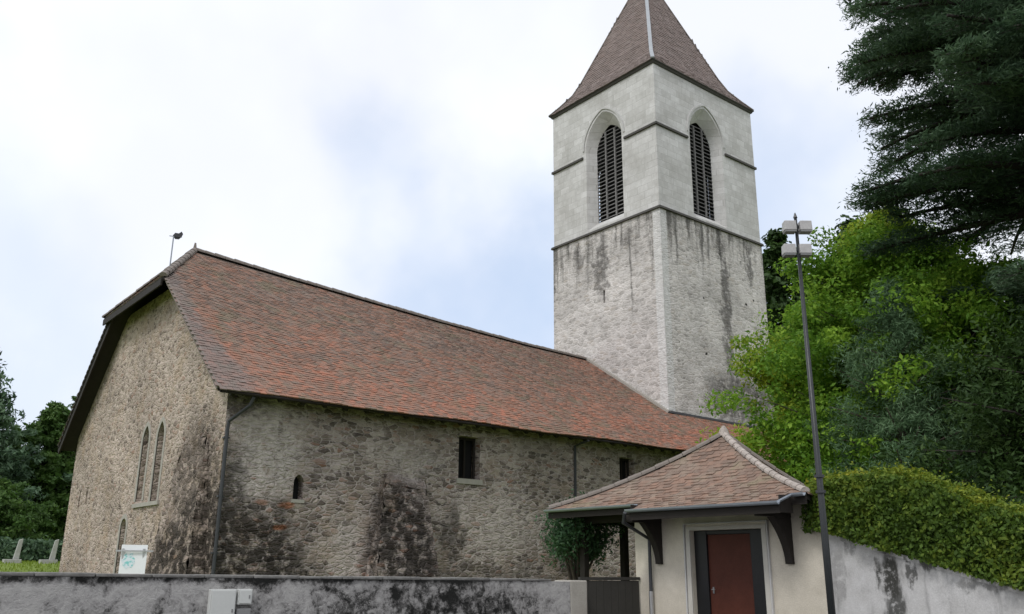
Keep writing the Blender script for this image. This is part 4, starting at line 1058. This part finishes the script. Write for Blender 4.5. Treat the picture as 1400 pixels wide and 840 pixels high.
# clipped dark hedge behind the graves
def hedge_leaves(name, path, hw, zb, ztop, mat, label, nl, size, parent_loc, rough=.06, roundk=.5, cat='hedge'):
    """path: list of (x,y); zb/ztop functions of parameter; leaves over the shell of a rounded block plus a twig core"""
    P = [Vector((x, y, 0)) for x, y in path]; L = [0]
    for a, b in zip(P[:-1], P[1:]): L.append(L[-1]+(b-a).length)
    T = L[-1]
    r_ = empty(name, parent_loc, label, cat)
    def at(s):
        for i in range(len(P)-1):
            if s <= L[i+1] or i == len(P)-2:
                t = (s-L[i])/(L[i+1]-L[i]); d_ = (P[i+1]-P[i]).normalized(); return P[i].lerp(P[i+1], t), Vector((-d_.y, d_.x, 0)), d_
    n = nl; s = rng.random(n)*T; ph = rng.random(n); C = np.empty((n, 3)); N = np.empty((n, 3))
    for i in range(n):
        p, sdv, dv = at(s[i]); endd = min(s[i], T-s[i]); ek = 1-.55*max(0, 1-endd/hw)**2
        z0_, z1_ = zb(s[i]/T), ztop(s[i]/T); H = z1_-z0_; tot = 2*H+2*hw; q = ph[i]*tot
        if q < H: a, b, nv = -hw, q, -sdv
        elif q < H+2*hw: a, b, nv = -hw+(q-H), H, Vector((0, 0, 1))
        else: a, b, nv = hw, q-H-2*hw, sdv
        rr = b/H if H > 0 else 0
        a *= (1-roundk*.35*max(0, rr-.55)**1.2*2.2)*ek
        if nv.z > .5: b -= roundk*.35*abs(a/hw)**2.5*hw
        j = rng.normal()*rough+.035*math.sin(s[i]*7)*math.cos(b*9)+.03*math.sin(s[i]*17+2)*math.sin(b*23)+(abs(rng.normal())*.10 if rng.random() < .03 else 0)
        c_ = p+sdv*a+Vector((0, 0, z0_+b))+nv*j
        C[i] = c_; N[i] = nv
    N0 = N.copy(); N = N+rng.normal(size=N.shape)*.75
    rn = np.clip(rng.random(n)*.7+.3*(np.sin(C[:, 0]*3)*np.cos(C[:, 1]*3.1)*.5+.5)*rng.random(n), 0, 1)
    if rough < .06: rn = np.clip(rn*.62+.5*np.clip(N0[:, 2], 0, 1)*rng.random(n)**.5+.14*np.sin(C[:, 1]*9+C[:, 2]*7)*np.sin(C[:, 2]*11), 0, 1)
    leaf_mesh('leaves', C, N, np.full(n, size), .55, mat, r_, rnd=rn)
    core = MB(); m_ = 24; vs = []
    for k in range(m_+1):
        p, sdv, dv = at(T*(.02+.96*k/m_)); z0_, z1_ = zb(k/m_), ztop(k/m_); h2 = hw*.72
        kk = 1 if 0 < k < m_ else .5
        vs += [p-sdv*h2*kk+Vector((0, 0, z0_)), p-sdv*h2*kk+Vector((0, 0, z0_+(z1_-z0_)*.7)), p-sdv*h2*.5*kk+Vector((0, 0, z1_-.09)), p+sdv*h2*.5*kk+Vector((0, 0, z1_-.09)), p+sdv*h2*kk+Vector((0, 0, z0_+(z1_-z0_)*.7)), p+sdv*h2*kk+Vector((0, 0, z0_))]
    fs = [(k*6+i, k*6+(i+1) % 6, (k+1)*6+(i+1) % 6, (k+1)*6+i) for k in range(m_) for i in range(6)] + [tuple(range(6)), tuple(m_*6+i for i in range(6))]
    core.add(vs, fs, .2); core.build('inner_twigs', mat, r_)
    return r_
hz = lambda t: float(np.interp(7.80-t*7.8, [0, 3.5, 4.64, 5.23, 5.87, 6.5, 7.3, 7.6, 7.8], [2.0, 2.16, 2.30, 2.46, 2.80, 2.95, 2.92, 2.84, 2.7]))
hb_ = lambda t: zr2(min(7.45, 7.80-t*7.8))-.0
hedge_leaves('clipped_hedge', [(12.25, 7.80), (12.40, 7.0), (12.45, 3.5), (12.5, -.1)], .50, hb_, hz, F_hedge, 'rounded clipped yellow green hedge on top of the whitish retaining wall', 90000, .03, (12.4, 5.5, 1.6), rough=.05)
hedge_leaves('dark_hedge', [(-6, 52.0), (22, 50.5)], .8, lambda t: 1.7, lambda t: 2.75, F_cedar, 'low dark hedge running behind the gravestones', 26000, .11, (8, 51, 1.8), rough=.06)

# shrub under the lodge eave
def shrub(c, rad, n, label):
    r_ = empty('shrub', (c[0], c[1], 1.3), label, 'shrub'); tk = MB(); CC = []
    for k in range(26):
        a = random.uniform(0, 6.28); e_ = random.uniform(-.45, 1.2)
        tip = Vector(c)+Vector((math.cos(a)*math.cos(e_)*rad[0], math.sin(a)*math.cos(e_)*rad[1], math.sin(e_)*rad[2]))*random.uniform(.55, 1.25)
        b0 = Vector((c[0]+random.uniform(-.1, .1), c[1]+random.uniform(-.1, .1), 1.2)); md = b0.lerp(tip, .5)+Vector((0, 0, .15))
        tk.tube([b0, md, tip], [.03, .018, .006], 5)
        for t in (.35, .55, .75, .9, 1.0): CC.append(md.lerp(tip, t)+Vector((random.gauss(0, .07), random.gauss(0, .07), random.gauss(0, .06))))
    tk.build('stems', M_bark, r_)
    CC = np.array([tuple(p) for p in CC]); idx = rng.integers(0, len(CC), n)
    C = CC[idx]+rng.normal(size=(n, 3))*.12; leaf_mesh('leaves', C, rng.normal(size=(n, 3))+np.array([0, 0, .6]), np.full(n, .034), .5, F_shrub, r_, rnd=np.clip(rng.random(len(CC))[idx]*.5+rng.random(n)*.5, 0, 1))
shrub((12.25, 13.0, 2.15), (.72, .72, .72), 10000, 'green shrub growing under the left eave of the lodge behind the street wall')

# grass blades on the visible strip of lawn
n = 14000; X = rng.uniform(-4, 12, n); Y = rng.uniform(26, 60, n); Z = np.array([terr_z(a, b) for a, b in zip(X, Y)])+.03
gl = leaf_mesh('grass', np.c_[X, Y, Z], rng.normal(size=(n, 3))*np.array([1, 1, .1]), np.full(n, .07), .25, foliage('grass_blades', [(.1, (.12, .18, .02)), (.9, (.26, .34, .05))], .4), None, (0, 40, 1.6), droop=np.tile([0, 0, 1.], (n, 1))+rng.normal(size=(n, 3))*.3)
tag(gl, 'short bright green grass of the churchyard', 'grass', kind='stuff')

# pale house far beyond the churchyard
hs = empty('house', (12, 90, 2), 'pale distant house half hidden at the far left edge', 'house')
hw_ = MB(); panel([(6, 2), (6, 6.4), (15.6, 6.4), (15.6, 2)], [rect(13.2, 14.4, 3.6, 5.2)], Smap(88), .3, hw_); hw_.box(6, 6.3, 88.3, 96, 2, 6.4); hw_.box(15.3, 15.6, 88.3, 96, 2, 6.4); hw_.box(6.3, 15.3, 95.7, 96, 2, 6.4)
hw_.build('wall', M_cream, hs)
rr_ = MB(); rr_.add([(5.6, 87.5, 6.3), (16, 87.5, 6.3), (16, 92, 8.6), (5.6, 92, 8.6), (16, 96.5, 6.3), (5.6, 96.5, 6.3)], [(0, 1, 2, 3), (3, 2, 4, 5), (1, 4, 2), (0, 3, 5), (0, 5, 4, 1)]); rr_.build('roof', M_spire, hs)
sheet(rect(13.2, 14.4, 3.6, 5.2), .15, Smap(88)).build('window', M_glass, hs)
